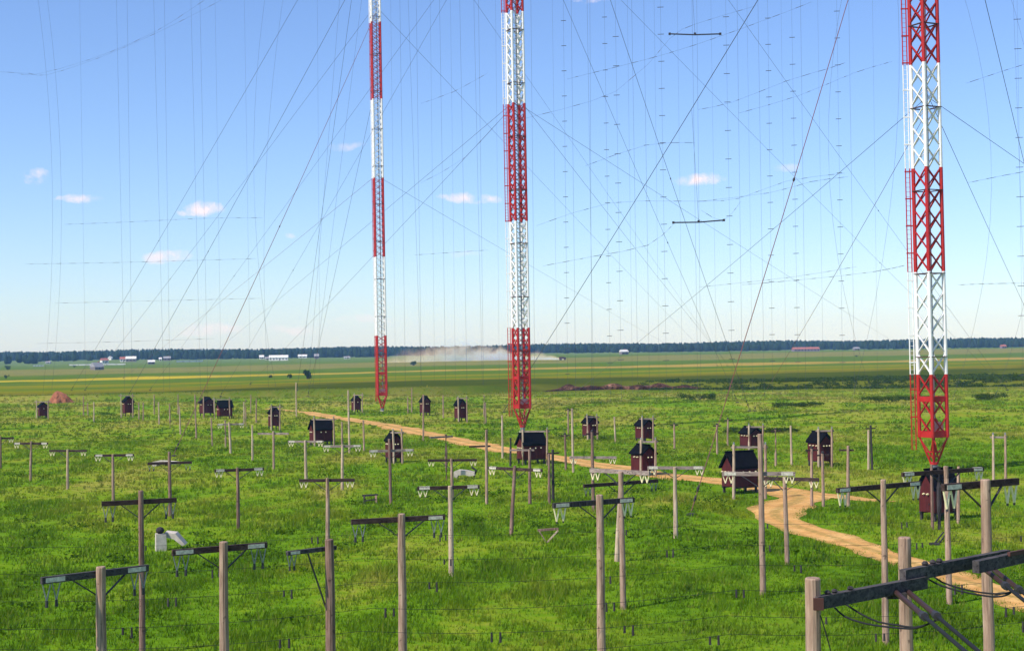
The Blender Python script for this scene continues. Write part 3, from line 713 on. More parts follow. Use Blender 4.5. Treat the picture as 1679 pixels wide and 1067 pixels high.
for (k, p1, p2, yb, r, mt, lab) in [
  ('m3',(1240,0),(885,580),676,.045,'guy','thickest dark guy wire crossing from the widest mast to a post at the middle mast'),
  ('m3',(1388,0),(1215,575),845,.034,'guy_red','rusty guy wire from the widest mast ending in dark insulators near a pale pole'),
  ('m3',(1616,0),(1679,262),640,.04,'guy','thick guy wire falling steeply on the far side of the widest mast'),
  ('m3',(1490,185),(1150,471),640,.026,'guy','thin guy wire from the white upper section of the widest mast towards the middle mast'),
  ('m3',(1552,180),(1679,266),615,.026,'guy','shallow thin guy wire leaving the widest mast away from the other masts'),
  ('m3',(1464,280),(1314,540),674,.026,'guy_red','thin reddish guy wire from the widest mast down beside the hut hidden behind another'),
  ('m3',(1551,220),(1645,423),640,.028,'guy','steep thin guy wire leaving the widest mast away from the other masts'),
  ('m2',(1225,40),(1495,420),640,.028,'guy','long guy wire from high on the middle mast passing behind the widest mast'),
  ('m2',(862,178),(1457,554),600,.026,'guy','shallow guy wire from the red white joint of the middle mast towards the widest'),
  ('m2',(866,181),(1165,561),620,.026,'guy','steeper guy wire from the red white joint of the middle mast'),
  ('m2',(1002,0),(1188,553),674,.036,'guy','heavy steep guy wire from the middle mast to a dark anchor in rough pasture'),
  ('m2',(926,3),(1041,270),660,.026,'guy','fine steep guy wire from the middle mast, inside the heavy steep one'),
  ('m2',(826,181),(400,536),612,.028,'guy','long guy wire from the middle mast passing behind the slimmest mast to the village field'),
  ('m2',(826,190),(473,564),630,.028,'guy','guy wire from the middle mast passing behind the foot of the slimmest mast'),
  ('m2',(1020,0),(1494,480),640,.022,'guy','finest guy wire from high on the middle mast meeting the widest mast at mid height'),
  ('m2',(710,0),(518,265),640,.024,'guy','high guy wire from the middle mast crossing the upper white band of the slimmest'),
  ('m2',(719,21),(573,278),650,.024,'guy','high guy wire of the middle mast crossing under the upper red band of the slimmest'),
  ('m1',(487,0),(155,575),640,.04,'guy','outermost guy wire of the slimmest mast, ending by the earth heap'),
  ('m1',(565,0),(253,572),650,.045,'guy','thick guy wire of the slimmest mast ending by the narrow far hut'),
  ('m1',(602,52),(380,540),748,.042,'guy_red','rusty guy wire of the slimmest mast ending at a dark pole with crossarm'),
  ('m1',(576,0),(498,561),640,.036,'guy','steepest high guy wire of the slimmest mast, ending by the lone pale post'),
  ('m1',(597,34),(197,564),640,.03,'guy','thin high guy wire of the slimmest mast reaching towards the timber barn'),
  ('m1',(605,297),(281,557),620,.03,'guy_red','reddish shallow guy wire from the lower white red joint of the slimmest mast'),
  ('m1',(634,29),(1132,553),600,.032,'guy','guy wire from the top red band of the slimmest mast passing behind the middle mast'),
  ('m1',(633,297),(1075,553),590,.03,'guy','shallow lower guy wire of the slimmest mast passing behind the middle mast'),
  ('m1',(778,0),(1154,544),600,.032,'guy','highest guy wire of the slimmest mast passing behind the middle mast'),
  ('m1',(605,190),(524,561),650,.032,'guy','steep guy wire from the middle of the slimmest mast to the grass nearby')]:
    guy(k, p1, p2, yb, r, mt, lab=lab)

# ------------------------------------------------------------------ aerial curtains of thin wires
def dropper(xt, xb, Y, ticks=None, tickw=9, r=0.022, bow=0.0, ytop=-40, lab='thin vertical aerial wire hanging among the guy wires'):
    a = at_y(xt, ytop, Y); g = at_y(xb, 570, Y); b = Vector((g.x, Y, G(g.x, Y)))
    pts = [];
    for k in range(13):
        f = k/12; p = a.lerp(b, f); p.x += bow/pxm(Y)*4*f*(1-f); pts.append(p)
    zone = 'over the village side of the meadow' if xt < 600 else 'between the slimmest and middle masts' if xt < 835 else 'between the middle and widest masts' if xt < 1500 else 'beyond the widest mast'
    if bow and xt > 1300: lab = 'bowed thin aerial wire next to the widest mast'
    elif ticks is None: lab = 'thin vertical aerial wire ' + zone
    else: lab = 'ladder like aerial wire with cross spacers ' + zone
    t = thing('aerial_wire', b, lab, 'aerial wire', ('aerial wires ' if ticks is None else 'aerial wires with spacers ') + ('bowed' if 'bowed' in lab else zone))
    put('wire', MB().tube([p-b for p in pts], r, 4).mesh('wire'), M['thin'], t)
    if ticks:
        mb = MB()
        for y in np.arange(ticks[0], ticks[1], ticks[2]):
            f = (y-ytop)/(570-ytop); p = a.lerp(b, f)-b; w = tickw/pxm(Y)/2; mb.bar(p+Vector((-w, 0, -0.03*w)), p+Vector((w, 0, 0.03*w)), 0.12, 0.12)
        put('spacer_bar', mb.mesh('spacer_bar'), M['guy'], t, kind='stuff')
for (a, b) in [(870,876),(936,943),(962,972),(967,969),(1035,1045),(1055,1064),(1134,1143),(1142,1148),(1208,1216),(1242,1252),(1312,1320),(1391,1400),(1660,1684)]:
    dropper(a, b, 330)
for (a, b) in [(905,913),(1028,1036),(1072,1080),(1110,1118),(1165,1174),(1224,1233),(1280,1288),(1340,1349),(1430,1438)]: dropper(a, b, 380, r=0.017)
for (a, b) in [(130,140),(352,362),(400,410),(520,524),(640,648),(705,712),(738,746),(812,818)]: dropper(a, b, 450, r=0.019)
for (a, b, bow) in [(1470,1395,30),(1570,1560,60),(1645,1628,66),(1388,1432,-50)]: dropper(a, b, 300, bow=bow)
for (a, b) in [(753,765),(682,690),(655,664),(720,730),(776,790),(784,792),(560,505),(598,512),(668,690)]: dropper(a, b, 420, r=0.026)
for (a, b, bow) in [(57,70,22),(72,84,22),(190,204,0),(208,216,0),(251,268,0),(269,278,0),(312,328,0),(327,340,0),(440,452,-30),(470,440,-20)]: dropper(a, b, 430, r=0.024, bow=bow)
LT = 'ladder like vertical aerial wire with small cross spacers'
for (a, b, y0, dy, w) in [(923,930,25,36,8),(990,1000,20,38,8),(1008,1018,48,42,10),(1082,1092,6,39,10),(1189,1200,20,41,10),(1258,1266,22,38,9),(1297,1308,50,39,9),(1371,1381,12,39,9),(1667,1676,24,43,12)]:
    dropper(a, b, 330, (y0, 545, dy), w, lab=LT, r=0.018)
def span(pix, Y, beads, lab, r=0.018, group='horizontal aerial span wires'):
    P = [at_y(x, y, Y) for x, y in pix]; c = resample([tuple(p) for p in P], 6.0); c = [Vector(p) for p in c]
    base = c[0]; t = thing('span_wire', base, lab, 'aerial wire', group)
    put('wire', MB().tube([p-base for p in c], r, 4).mesh('wire'), M['thin'], t)
    mb = MB(); L = len(c)
    for k in range(beads):
        f = (k+0.5)/beads*(L-1); i = min(L-2, int(f)); p = c[i].lerp(c[i+1], f-i)-base; d = (c[i+1]-c[i]).normalized()
        ll = rnd.uniform(0.3, 1.0); mb.tube([p-d*ll, p+d*ll], 0.055, 5)
    put('insulator', mb.mesh('insulator'), M['guy'], t, kind='stuff')
SL = 'thin level aerial wire strung with small insulators between droppers'
for (pix, Y, b) in [([(105,368),(210,364),(335,358),(430,357)],430,14),([(40,433),(210,430),(420,424)],430,16),([(90,497),(260,493),(430,489)],430,10),([(60,563),(200,560),(352,555)],430,6),
  ([(820,205),(1010,150),(1098,64),(1140,40),(1240,10)],330,10),([(930,130),(1095,88),(1225,44),(1330,4)],330,12),
  ([(1145,180),(1200,168),(1290,133),(1354,114),(1386,103)],330,9),([(1211,186),(1310,157),(1400,120),(1463,101)],330,9),
  ([(960,272),(1060,238),(1140,234)],330,7),([(880,370),(1000,333),(1150,330),(1213,325),(1290,297),(1385,284)],330,12),([(1150,330),(1263,316),(1330,298),(1390,290)],330,8),
  ([(890,436),(975,420),(1062,402),(1104,368)],330,10),([(1150,345),(1186,362),(1215,330)],330,3),([(1145,471),(1300,454),(1405,437)],330,8),([(1216,467),(1320,458),(1430,446),(1484,435)],330,12),
  ([(1571,467),(1625,465),(1690,464)],300,7),([(1584,137),(1650,115),(1700,100)],300,5),([(1586,300),(1650,287),(1700,278)],300,5),
  ([(680,418),(740,414),(800,410)],420,6),([(690,170),(745,150),(800,120)],420,5),([(690,300),(760,260),(826,190)],420,5),
  ([(30,121),(60,122),(150,97),(255,52),(345,-6)],430,9),([(0,118),(50,121),(78,123),(160,96),(262,52),(372,-4)],430,9)]:
    span(pix, Y, b, SL)
def spreader(xa, ya, xb, yb, Y, lab):
    a, b = at_y(xa, ya, Y), at_y(xb, yb, Y); c = (a+b)/2; t = thing('spreader_bar', c, lab, 'spreader bar', 'antenna spreader bars')
    put('boom', MB().tube([a-c, Vector((0, 0, -0.2)), b-c], 0.16, 8).mesh('boom'), M['dark'], t)
    for q in (a, b, c): put('clamp', MB().box(q-c, 0.5, 0.4, 0.55).mesh('clamp'), M['dark'], t)
    put('hanger', MB().tube([Vector((0, 0, -0.2)), Vector((-1.2, 0, 26))], 0.03, 4).mesh('hanger'), M['thin'], t)
spreader(1098,56,1181,56,330,'upper dark spreader bar hanging level between the aerial wires')
spreader(1104,365,1187,361,330,'lower dark spreader bar hanging under a small white cloud')

# ------------------------------------------------------------------ huts
def hut(xl, xr, yt, yb, typ, label, dots=3):
    p = hit((xl+xr)/2, yb); s = 1/pxm(p.y); Wd = (xr-xl)*s; H = (yb-yt)*s*1.0
    if typ == 'g': w, d, yaw = Wd*0.60/math.cos(R(27)), Wd*0.40/math.sin(R(27))*1.05, R(27)
    else: w, d, yaw = Wd*0.26/math.sin(R(28)), Wd*0.74/math.cos(R(28)), R(27)+R(90)
    # gable ends face local -y/+y; ridge runs along y
    if typ != 'g': yaw = R(62)-math.pi/2*0
    if typ == 'g': yaw = R(27)
    t = thing('stilt_hut', p, label, 'hut', 'dark red huts on stilts', rz=(yaw if typ == 'g' else -R(62)))
    zf, ze, zr = 0.17*H, (0.76 if typ == 'g' else 0.68)*H, 0.97*H; w2, d2 = w/2*0.90, d/2*0.90
    wb = MB().prism([(-w2, -d2, zf), (w2, -d2, zf), (w2, -d2, ze-0.085*H), (0, -d2, zr-0.09*H), (-w2, -d2, ze-0.085*H)], (0, 2*d2, 0))
    wall = put('wall', wb.mesh('wall'), M['hutwall'], t)
    rf = MB(); x = w2+0.08*w; y = d2+0.07*d; ez = ze-0.05*H; th = 0.05*H
    for sg in (-1, 1): rf.prism([(0, -y, zr), (sg*x, -y, ez), (sg*x, -y, ez-th), (0, -y, zr-th*1.3)][::sg], (0, 2*y, 0))
    roof = put('roof', rf.mesh('roof'), M['roof'], t)
    put('ridge_board', MB().box((0, 0, zr+0.01*H), 0.10*w, 2*y+0.05, 0.03*H).mesh('ridge_board'), M['roof'], roof)
    for sx in (-1, 1):
        for sy in (-1, 1): put('stilt', MB().box((sx*w2*0.86, sy*d2*0.88, zf/2-0.1), 0.16, 0.16, zf+0.2).mesh('stilt'), M['dark'], t)
    for sx in (-1, 1): put('floor_beam', MB().box((sx*w2*0.86, 0, zf-0.06), 0.14, 2*d2+0.1, 0.13).mesh('floor_beam'), M['dark'], t)
    zd = ze-0.17*H
    for k in range(dots):
        f = (k-(dots-1)/2)*0.5
        put('bushing', MB().tube([(f*w2, -d2, zd), (f*w2, -d2-0.10, zd), (f*w2, -d2-0.20, zd)], [0.06, 0.075, 0.04], 8).mesh('bushing'), M['porcelain'], wall)
        put('bushing', MB().tube([(-w2, f*d2, zd), (-w2-0.10, f*d2, zd), (-w2-0.20, f*d2, zd)], [0.06, 0.075, 0.04], 8).mesh('bushing'), M['porcelain'], wall)
        if typ != 'g': put('bushing', MB().tube([(w2, f*d2, zd), (w2+0.10, f*d2, zd), (w2+0.20, f*d2, zd)], [0.06, 0.075, 0.04], 8).mesh('bushing'), M['porcelain'], wall)
    dr = put('door', MB().box((w2*0.1, -d2-0.012, (zf+zd)/2-0.05), w*0.34, 0.03, (zd-zf)*0.80).mesh('door'), M['hutwall'], t)
    put('handle', MB().box((w2*0.1+w*0.12, -d2-0.045, (zf+zd)/2-0.05), 0.04, 0.05, 0.12).mesh('handle'), M['iron'], dr)
for a in [(59,82,658,686,'g','dark red stilt hut in front of the orange earth heap',1),
 (198,222,648,682,'g','narrow dark red hut with a white lamp like insulator on its corner post',2),
 (324,356,650,682,'g','dark red hut partly hidden by its wider twin beside it',2),
 (354,383,656,686,'l','wide black roofed hut overlapping its narrower twin',2),
 (438,461,665,704,'g','tall hut where the dirt track fades out',2),
 (505,548,687,729,'l','wide black roofed hut on the near side of the dirt track',2),
 (575,593,647,676,'g','small hut beside the foot of the slimmest mast',1),
 (630,661,706,758,'g','tall narrow hut ringed by posts on the near side of the dirt track',2),
 (687,707,648,681,'g','small hut between the two slender masts, with dark bush beside it',2),
 (744,766,652,691,'g','narrow hut between the two slender masts, flanked by two posts',2),
 (845,898,708,760,'l','wide hut at the foot of the middle mast beside the dirt track',3),
 (954,982,681,719,'g','small gabled hut in the meadow beyond the track, flanked by posts',2),
 (1041,1073,685,724,'g','gabled hut directly behind another gabled hut at the track',2),
 (1034,1077,727,779,'g','gabled hut standing at the far edge of the track before its twin',2),
 (1213,1249,698,736,'g','gabled hut partly hidden behind the widest hut',3),
 (1181,1246,738,808,'l','widest hut with long black roof, close to the bend of the track',4),
 (1325,1364,706,764,'g','gabled hut with white insulators beyond the spur of the track',3),
 (1505,1574,766,852,'l','big dark hut in front of the foot of the widest mast',2)]: hut(*a)

def shaft_mesh(base, top, r0, r1, n=10, wob=0.012):
    pts = []; L = (top-base).length; k = max(3, int(L/1.2)); q = random.Random(int(base.x*31+base.y*17))
    rs = []
    for i in range(k+1):
        f = i/k; p = (base.lerp(top, f)-base); p += Vector((q.uniform(-wob, wob), q.uniform(-wob, wob), 0))*(0 if i in (0,) else 1); pts.append(p); rs.append((r0+(r1-r0)*f)*q.uniform(0.96, 1.04))
    pts[0] = pts[0]-Vector((0, 0, 0.3)); pts.append(pts[-1]+Vector((0, 0, 0.03))); rs.append(rs[-1]*0.86)
    return MB().tube(pts, rs, n).mesh('shaft')
def top_of(p, xb, yb, yt, xt=None):
    x = xb-(yb-yt)*math.tan(ROLL) if xt is None else xt
    d = at_y(x, yt, p.y)
    if xt is None: q = random.Random(int(xb*13+yt)); d.x += q.gauss(0, 0.012)*(d.z-p.z); d.y += q.gauss(0, 0.010)*(d.z-p.z)
    return d
POST_LABELS = {486: 'tall pale post standing alone where the track fades into the grass', 561: 'short grey post behind the white pole with one brace',
 573: 'tallest bare pale pole on the near side of the track, past the wide hut', 597: 'grey post between the tallest bare pole and the tall narrow hut',
 727: 'single grey post halfway between two small huts beyond the track', 694: 'long grey post in front of the small hut with the dark bush',
 824: 'pale post by the guy wire end near the middle mast', 837: 'thin black post before the wide hut at the middle mast', 907: 'dark leaning post beside the slim red brown post',
 940: 'tall pale post at the far edge of the track, near a small gabled hut', 928: 'brown post at the edge of the track before the tall pale post', 973: 'brown post in the track verge with the long thin crossarm behind it',
 1009: 'lone pale post between the small gabled hut and the twin gabled huts', 1106: 'grey bracketed post beyond the twin gabled huts', 932: 'grey post beside the tall pale post beyond the track',
 1176: 'bracketed grey post next to the rusty guy wire', 1193: 'grey post behind the roof of the widest hut', 1272: 'bracketed grey post between the widest hut and the spur hut', 1298: 'clean pale post between the widest hut and the spur hut',
 1424: 'pale post of a close pair beyond the spur', 1430: 'dark post of a close pair beyond the spur', 1331: 'grey post at the inner side of the track bend', 1350: 'grey post with pale cap at the start of the spur'}
POST_GROUPS = {
 'h': ('weathered post of the cluster around the far paired huts', 'posts around the paired huts'),
 'e': ('thin grey post in the meadow near the orange earth heap', 'posts near the earth heap'),
 't': ('grey wooden post on the near side of the dirt track', 'posts along the near side of the track'),
 'm': ('bare grey post in the meadow beyond the dirt track', 'posts beyond the track'),
 's': ('bare post in the meadow near the track spur', 'posts near the track spur')}
def post(x, yt, yb, var, g, label=None, d=0.25, bracket=False, xt=None):
    p = hit(x, yb); tp = top_of(p, x, yb, yt, xt); far = pxm(p.y) < 11
    lab, grp = POST_GROUPS[g] if label is None else (label, None)
    r = d/2*(1.0 if not far else 1.05)
    t = thing('wooden_post', p, lab, 'post', grp); put('shaft', shaft_mesh(p, tp, r, r*0.8, 8), M[var], t)
    if bracket:
        q = tp-p; put('bracket', MB().bar(q+Vector((-0.45, 0, -0.15)), q+Vector((0.5, 0.1, -0.12)), 0.12, 0.12).mesh('bracket'), M['arm_dark'], t)
        put('cap', MB().lathe(q, [(r*0.9, 0.0), (r*0.9, 0.12), (r*0.4, 0.18)], 8).mesh('cap'), M['dark'], t)
for (x, yt, yb, v, g) in [(137,650,681,'grey','e'),(144,660,680,'grey','e'),(154,659,692,'pale','e'),(228,660,688,'grey','e'),(235,660,689,'grey','e'),
 (253,647,679,'grey','h'),(261,659,696,'pale','h'),(279,662,702,'grey','h'),(292,647,679,'grey','h'),(322,647,720,'grey','h'),(348,685,731,'grey','h'),(370,689,733,'grey','h'),
 (400,659,695,'pale','h'),(411,647,676,'grey','h'),(414,697,755,'pale','h'),(403,655,698,'grey','h'),(420,654,693,'grey','h'),(334,650,685,'grey','h'),(361,655,686,'grey','h'),
 (486,627,683,'pale','t'),(561,692,729,'grey','t'),(573,640,743,'pale','t'),(597,689,741,'grey','t'),(727,648,685,'grey','m'),(669,651,678,'grey','m'),(675,636,676,'grey','m'),
 (694,647,725,'grey','m'),(794,648,695,'grey','m'),(797,660,695,'grey','m'),(824,681,751,'pale','t'),(837,718,764,'dark','t'),(907,740,822,'dark','t'),(932,671,712,'grey','m'),
 (940,670,774,'pale','t'),(928,712,771,'brown','t'),(973,708,838,'brown','t'),(1009,683,726,'pale','m'),(1106,695,736,'grey','m'),(1176,696,744,'grey','m'),(1193,687,732,'grey','m'),
 (1272,704,764,'grey','s'),(1298,698,762,'pale','s'),(1424,705,770,'pale','s'),(1430,700,770,'dark','s'),(1331,735,830,'grey','s'),(1350,743,830,'grey','s')]:
    post(x, yt, yb, v, g, POST_LABELS.get(x), bracket=(v != 'pale' and yb > 705 and x > 900))
post(296,666,712,'pale','h','noticeably tilted pale post near the paired huts', xt=294)
post(901,744,826,'brown','t','slim red brown post with no crossarm beside the dark leaning post')
post(1571,765,858,'grey','s','grey corner post of the big dark hut under the widest mast')
post(1529,762,868,'brown','s','red brown corner post of the big dark hut', d=0.22)
post(1540,765,868,'dark','s','black post leaning on the wall of the big dark hut', d=0.34)
def gantry(x1, x2, yt, yb, label, over=4, var='pale'):
    a, b = hit(x1, yb), hit(x2, yb); b = Vector((b.x, a.y+(b.y-a.y), b.z)); ta = top_of(a, x1, yb, yt); tb = ta+(b-a)
    t = thing('hut_frame', a, label, 'frame', 'post frames in front of huts')
    put('post', shaft_mesh(a, ta, 0.12, 0.10, 8), M[var], t); put('post', shaft_mesh(a, ta, 0.12, 0.10, 8), M['grey'], t, loc=b-a)
    dd = (tb-ta).normalized()*over/pxm(a.y); put('beam', MB().bar(ta-a-dd+Vector((0, 0.12, -0.2)), tb-a+dd+Vector((0, 0.12, -0.2)), 0.14, 0.16).mesh('beam'), M['arm_grey'], t)
    for q in (ta, tb): put('insulator', MB().lathe(q-a+Vector((0.0, 0.0, 0.02)), [(0.05, 0), (0.09, 0.05), (0.05, 0.1), (0.08, 0.14), (0.03, 0.2)], 8).mesh('insulator'), M['greyglass'], t)
for (x1, x2, yt, yb, w) in [(60,79,657,687,'of the hut at the earth heap'),(199,218,647,685,'of the narrow hut with the white insulator'),(352,377,653,687,'of the wide hut of the far pair'),
 (445,459,665,706,'of the tall hut where the track fades out'),(516,548,685,732,'of the wide hut on the near side of the track'),(581,594,646,677,'at the hut by the slimmest mast'),
 (646,660,706,760,'of the tall hut ringed by posts'),(752,766,651,693,'of the narrow hut between the slender masts'),(857,897,704,762,'of the wide hut at the middle mast'),
 (964,980,681,721,'of the small gabled hut beyond the track'),(1053,1071,684,726,'of the hindmost of two gabled huts at the track'),(1051,1075,721,781,'of the foremost of two gabled huts at the track'),
 (1228,1251,697,739,'of the hut hidden behind the widest hut'),(1203,1255,729,818,'of the widest hut at the bend'),(1342,1364,703,767,'of the gabled hut beyond the spur'),(1629,1649,713,789,'standing alone beyond the widest mast, dark beam on top')]:
    gantry(x1, x2, yt, yb, ('pale post frame ' + w) if 'alone' not in w else 'two post frame ' + w)

# ------------------------------------------------------------------ line poles with crossarms
def v_mesh(r):
    mb = MB()
    mb.tube([(-0.125, 0, 0.0), (0.0, 0, -0.50)], [r*0.8, r], 6); mb.tube([(0.125, 0, 0.0), (0.0, 0, -0.50)], [r*0.8, r], 6); return mb.mesh('insulator')
VM = {'porcelain': v_mesh(0.034), 'greyglass': v_mesh(0.020)}
for k, me in VM.items(): me.materials.append(M[k])
CM = {'porcelain': MB().tube([(0, 0, -0.47), (0, 0, -0.57)], [0.030, 0.036], 6).mesh('clamp'), 'greyglass': MB().tube([(0, 0, -0.47), (0, 0, -0.66)], [0.042, 0.052], 6).mesh('clamp')}
for me in CM.values(): me.materials.append(M['iron'])
def tpole(label, x, yt, yb=None, h=None, var='grey', arm=None, armc='arm_dark', ins='porcelain', mark='', d=0.27, braces=True, xt=None, half=None, vs=True, group='line poles with crossarms'):
    if yb is not None: p = hit(x, yb); tp = top_of(p, x, yb, yt, xt)
    else:
        tp = at_z(x, yt, h); p = Vector((tp.x, tp.y, G(tp.x, tp.y)))
        if xt is not None: p.x += xt
    t = thing('line_pole', p, label, 'utility pole', group); put('shaft', shaft_mesh(p, tp, d/2*1.12, d/2*0.88, 12), M[var], t)
    if arm is None: return p, tp
    xl, yl, xr, yr = arm; zc = CAM_H + (at_y((xl+xr)/2, (yl+yr)/2, tp.y).z-CAM_H)
    a, b = at_z(xl, yl, zc), at_z(xr, yr, zc); mid = at_y(x, (yl+yr)/2, tp.y)
    # keep the arm's slant believable
    dv = b-a; dxm = (xr-xl)/pxm(tp.y); sl = max(-0.75, min(0.75, dv.y/max(0.1, dv.x)))
    xa = at_y(xl, yl, tp.y).x-tp.x; xb_ = at_y(xr, yr, tp.y).x-tp.x
    off = Vector((0, d*0.5+0.03, 0)); zz = zc-p.z; c0 = Vector((tp.x-p.x, tp.y-p.y, zz))+off
    A = c0+Vector(((tp.x+xa)*(1+sl*xa/tp.y)-tp.x, sl*xa, 0)); Bp = c0+Vector(((tp.x+xb_)*(1+sl*xb_/tp.y)-tp.x, sl*xb_, 0)); dr = (Bp-A).normalized(); L = (Bp-A).length
    k = min(1.0, L/3.0)
    am = put('crossarm', MB().bar(A, Bp, 0.13, 0.19*max(0.7, k)).mesh('crossarm'), M[armc], t)
    nrm = Vector((dr.y, -dr.x, 0)); rz = math.atan2(dr.y, dr.x)
    for e, end, sgn in (('L', A, 1), ('R', Bp, -1)):
        if e in mark: 
            q = end+dr*sgn*0.10+nrm*0.068; q2 = q+dr*sgn*0.56*k
            put('marker_plate', MB().bar(q, q2, 0.012, 0.13*max(0.7, k)).mesh('marker_plate'), M['marker'], am)
            if yb is not None: put('marker_plate', MB().bar(q-nrm*0.068+Vector((0,0,0.097*max(.7,k))), q2-nrm*0.068+Vector((0,0,0.097*max(.7,k))), 0.12, 0.010).mesh('marker_plate'), M['marker'], am)
        if vs and not (half and e != half):
            for u in (0.15, 0.43):
                pos = end+dr*sgn*u*k-Vector((0, 0, 0.095*max(.7, k)))
                iv = put('insulator', VM[ins], None, t, loc=pos, rz=rz); cm = put('clamp', CM[ins], None, iv)
                ks = max(.75, k); iv.scale = (ks*0.95, ks, ks*(0.72 if yb is not None else 1.0))
    if braces:
        for e, s in ((A, -1), (Bp, 1)):
            if half and ((half == 'L') != (s < 0)): continue
            rr = (e-c0).length; q = c0+dr*s*min(0.9, rr*0.52)-Vector((0, 0, 0.08)); drop = 0.62 if half is None else 2.0
            put('brace', MB().bar(q-off*0.2, Vector((c0.x+dr.x*s*d*0.4, c0.y-off.y*0.8, c0.z-drop)), 0.055, 0.035).mesh('brace'), M['iron'], t)
    return p, tp
T = tpole
T('thick pinkish pole with slate crossarm and hanging grey insulators beside a slimmer brown pole',165,930,h=6.0,var='grey',arm=(64,950,240,932),armc='arm_slate',ins='greyglass',mark='LR',d=0.31)
T('tall brown pole with dark crossarm standing near the white concrete anchor',231,805,h=6.6,var='brown',arm=(165,826,288,820),ins='greyglass',d=0.24)
T('greyish pole with dark marked crossarm right next to the white concrete anchor',366,889,h=6.0,var='grey',arm=(280,906,436,894),ins='greyglass',mark='LR',d=0.30)
T('reddish pole with one sided crossarm and long diagonal strut',540,885,h=6.0,var='brown',arm=(469,912,549,888),ins='greyglass',mark='L',d=0.32,half='L',armc='arm_slate')
T('greyish pole with dark crossarm, one end white marked, near a wooden trestle',658,843,h=5.9,var='grey',arm=(575,856,729,848),ins='greyglass',mark='R',d=0.30)
T('cream pole fully visible with crossarm white at both ends',740,797,945,var='pale',arm=(684,801,786,798),mark='LR',d=0.27,xt=738)
T('thick pinkish pole with black crossarm, white numbers plates and long cream insulators',983,812,h=6.5,var='grey',arm=(907,829,1040,819),armc='dark',mark='LR',d=0.31)
T('leaning pale pole with brown crossarm behind the black crossarm pole',1011,772,920,var='pale',arm=(957,797,1079,788),ins='greyglass',d=0.27,xt=1019)
T('tall grey pole just behind the leaning pale pole',1022,774,998,var='grey',d=0.26,xt=1018,arm=(968,770,1066,777),armc='arm_grey')
T('clean pale pole with white crossarm close to a guy wire anchor',1108,766,882,var='pale',arm=(1062,767,1155,767),armc='arm_grey',mark='LR',d=0.26)
T('tallest grey pole with pale crossarm standing before the widest hut',1251,712,977,var='grey',arm=(1185,777,1305,777),armc='arm_grey',mark='LR',d=0.27,xt=1246)
T('grey pole beside the bend of the track with dark crossarm',1291,782,925,var='grey',arm=(1252,784,1344,786),mark='',d=0.25)
T('pale grey pole with dark crossarm before the sandy track, white ends',1448,787,h=6.6,var='grey',arm=(1374,806,1511,790),mark='LR',d=0.26)
T('grey pole in front of the big dark hut carrying a pale ended crossarm',1557,765,990,var='grey',arm=(1481,779,1614,768),mark='LR',d=0.27,xt=1551)
T('stout knotty pole with crossarm above the overlapping beams',1616,787,h=8.3,var='grey',arm=(1549,801,1672,788),mark='L',d=0.30,armc='arm_dark')
T('brownish tilted pole with crossarm sloping down, near the broken wooden frame',838,764,877,var='brown',arm=(801,766,889,772),mark='LR',d=0.24,xt=844)
T('grey pole with thin dark crossarm and cream insulators, before the tall narrow hut',537,784,892,var='grey',arm=(490,788,581,787),d=0.24)
T('brown pole with pale crossarm in front of the tall narrow hut',641,720,826,var='brown',arm=(605,740,678,738),armc='arm_grey',mark='LR',d=0.24)
T('dark grey pole with crossarm beside the white concrete slab',742,752,822,var='grey',arm=(701,755,782,754),d=0.24)
T('brown post with short one sided crossarm near the dirt track',732,712,787,var='brown',arm=(705,717,742,715),d=0.24,half='L',vs=False,braces=False,armc='arm_grey')
T('grey post with short crossarm beyond the white slab',798,705,826,var='grey',arm=(769,732,804,731),d=0.22,vs=False,braces=False)
T('brown post carrying a short pale crossarm before the wide hut at the middle mast',869,737,826,var='brown',arm=(835,738,876,738),armc='arm_grey',d=0.24,vs=False,braces=False)
T('pole with long thin grey crossarm over the dirt track',974,744,838,var='brown',arm=(934,750,1011,750),armc='arm_grey',d=0.22,mark='',vs=True,braces=False)
T('white pole with pale crossarm at the wide hut on the near track side',502,722,787,var='pale',arm=(472,724,530,724),armc='arm_grey',mark='LR',d=0.27)
T('white pole with pale crossarm and one brace next to a tall bare pole',561,729,803,var='pale',arm=(529,732,592,731),armc='arm_grey',mark='LR',d=0.25)
T('slim pole with thin crossarm near the tall hut where the track fades',449,707,769,var='grey',arm=(422,711,473,711),armc='arm_grey',d=0.24,vs=False,braces=False)
T('pale pole with crossarm before the far pair of huts',378,692,743,var='pale',arm=(356,696,400,695),armc='arm_grey',mark='LR',d=0.27,braces=False)
T('brown pole with dark crossarm with pale ends alone in the open grass',391,767,868,var='brown',arm=(351,772,432,769),mark='LR',d=0.22)
T('dark pole with brown crossarm where a guy wire ends',279,741,846,var='brown',arm=(241,760,314,758),ins='greyglass',d=0.24)
T('grey pole with crossarm, pale at both ends, beside the guy anchor pole',186,745,823,var='grey',arm=(154,747,219,746),mark='LR',d=0.24)
T('pale pole with dark crossarm in line before the pole with pale ended crossarm',111,737,802,var='pale',arm=(80,739,141,739),d=0.24)
T('grey pole with pale ended crossarm, second last of the outer row',50,724,788,var='grey',arm=(22,727,78,727),mark='LR',d=0.24)
T('outermost pole of the row, orange brown at the foot',1,715,768,var='brown',arm=(-30,719,22,718),d=0.22)
T('grey pole with dark crossarm by the track spur',1391,731,831,var='grey',arm=(1377,738,1401,738),d=0.24,vs=False,braces=False)

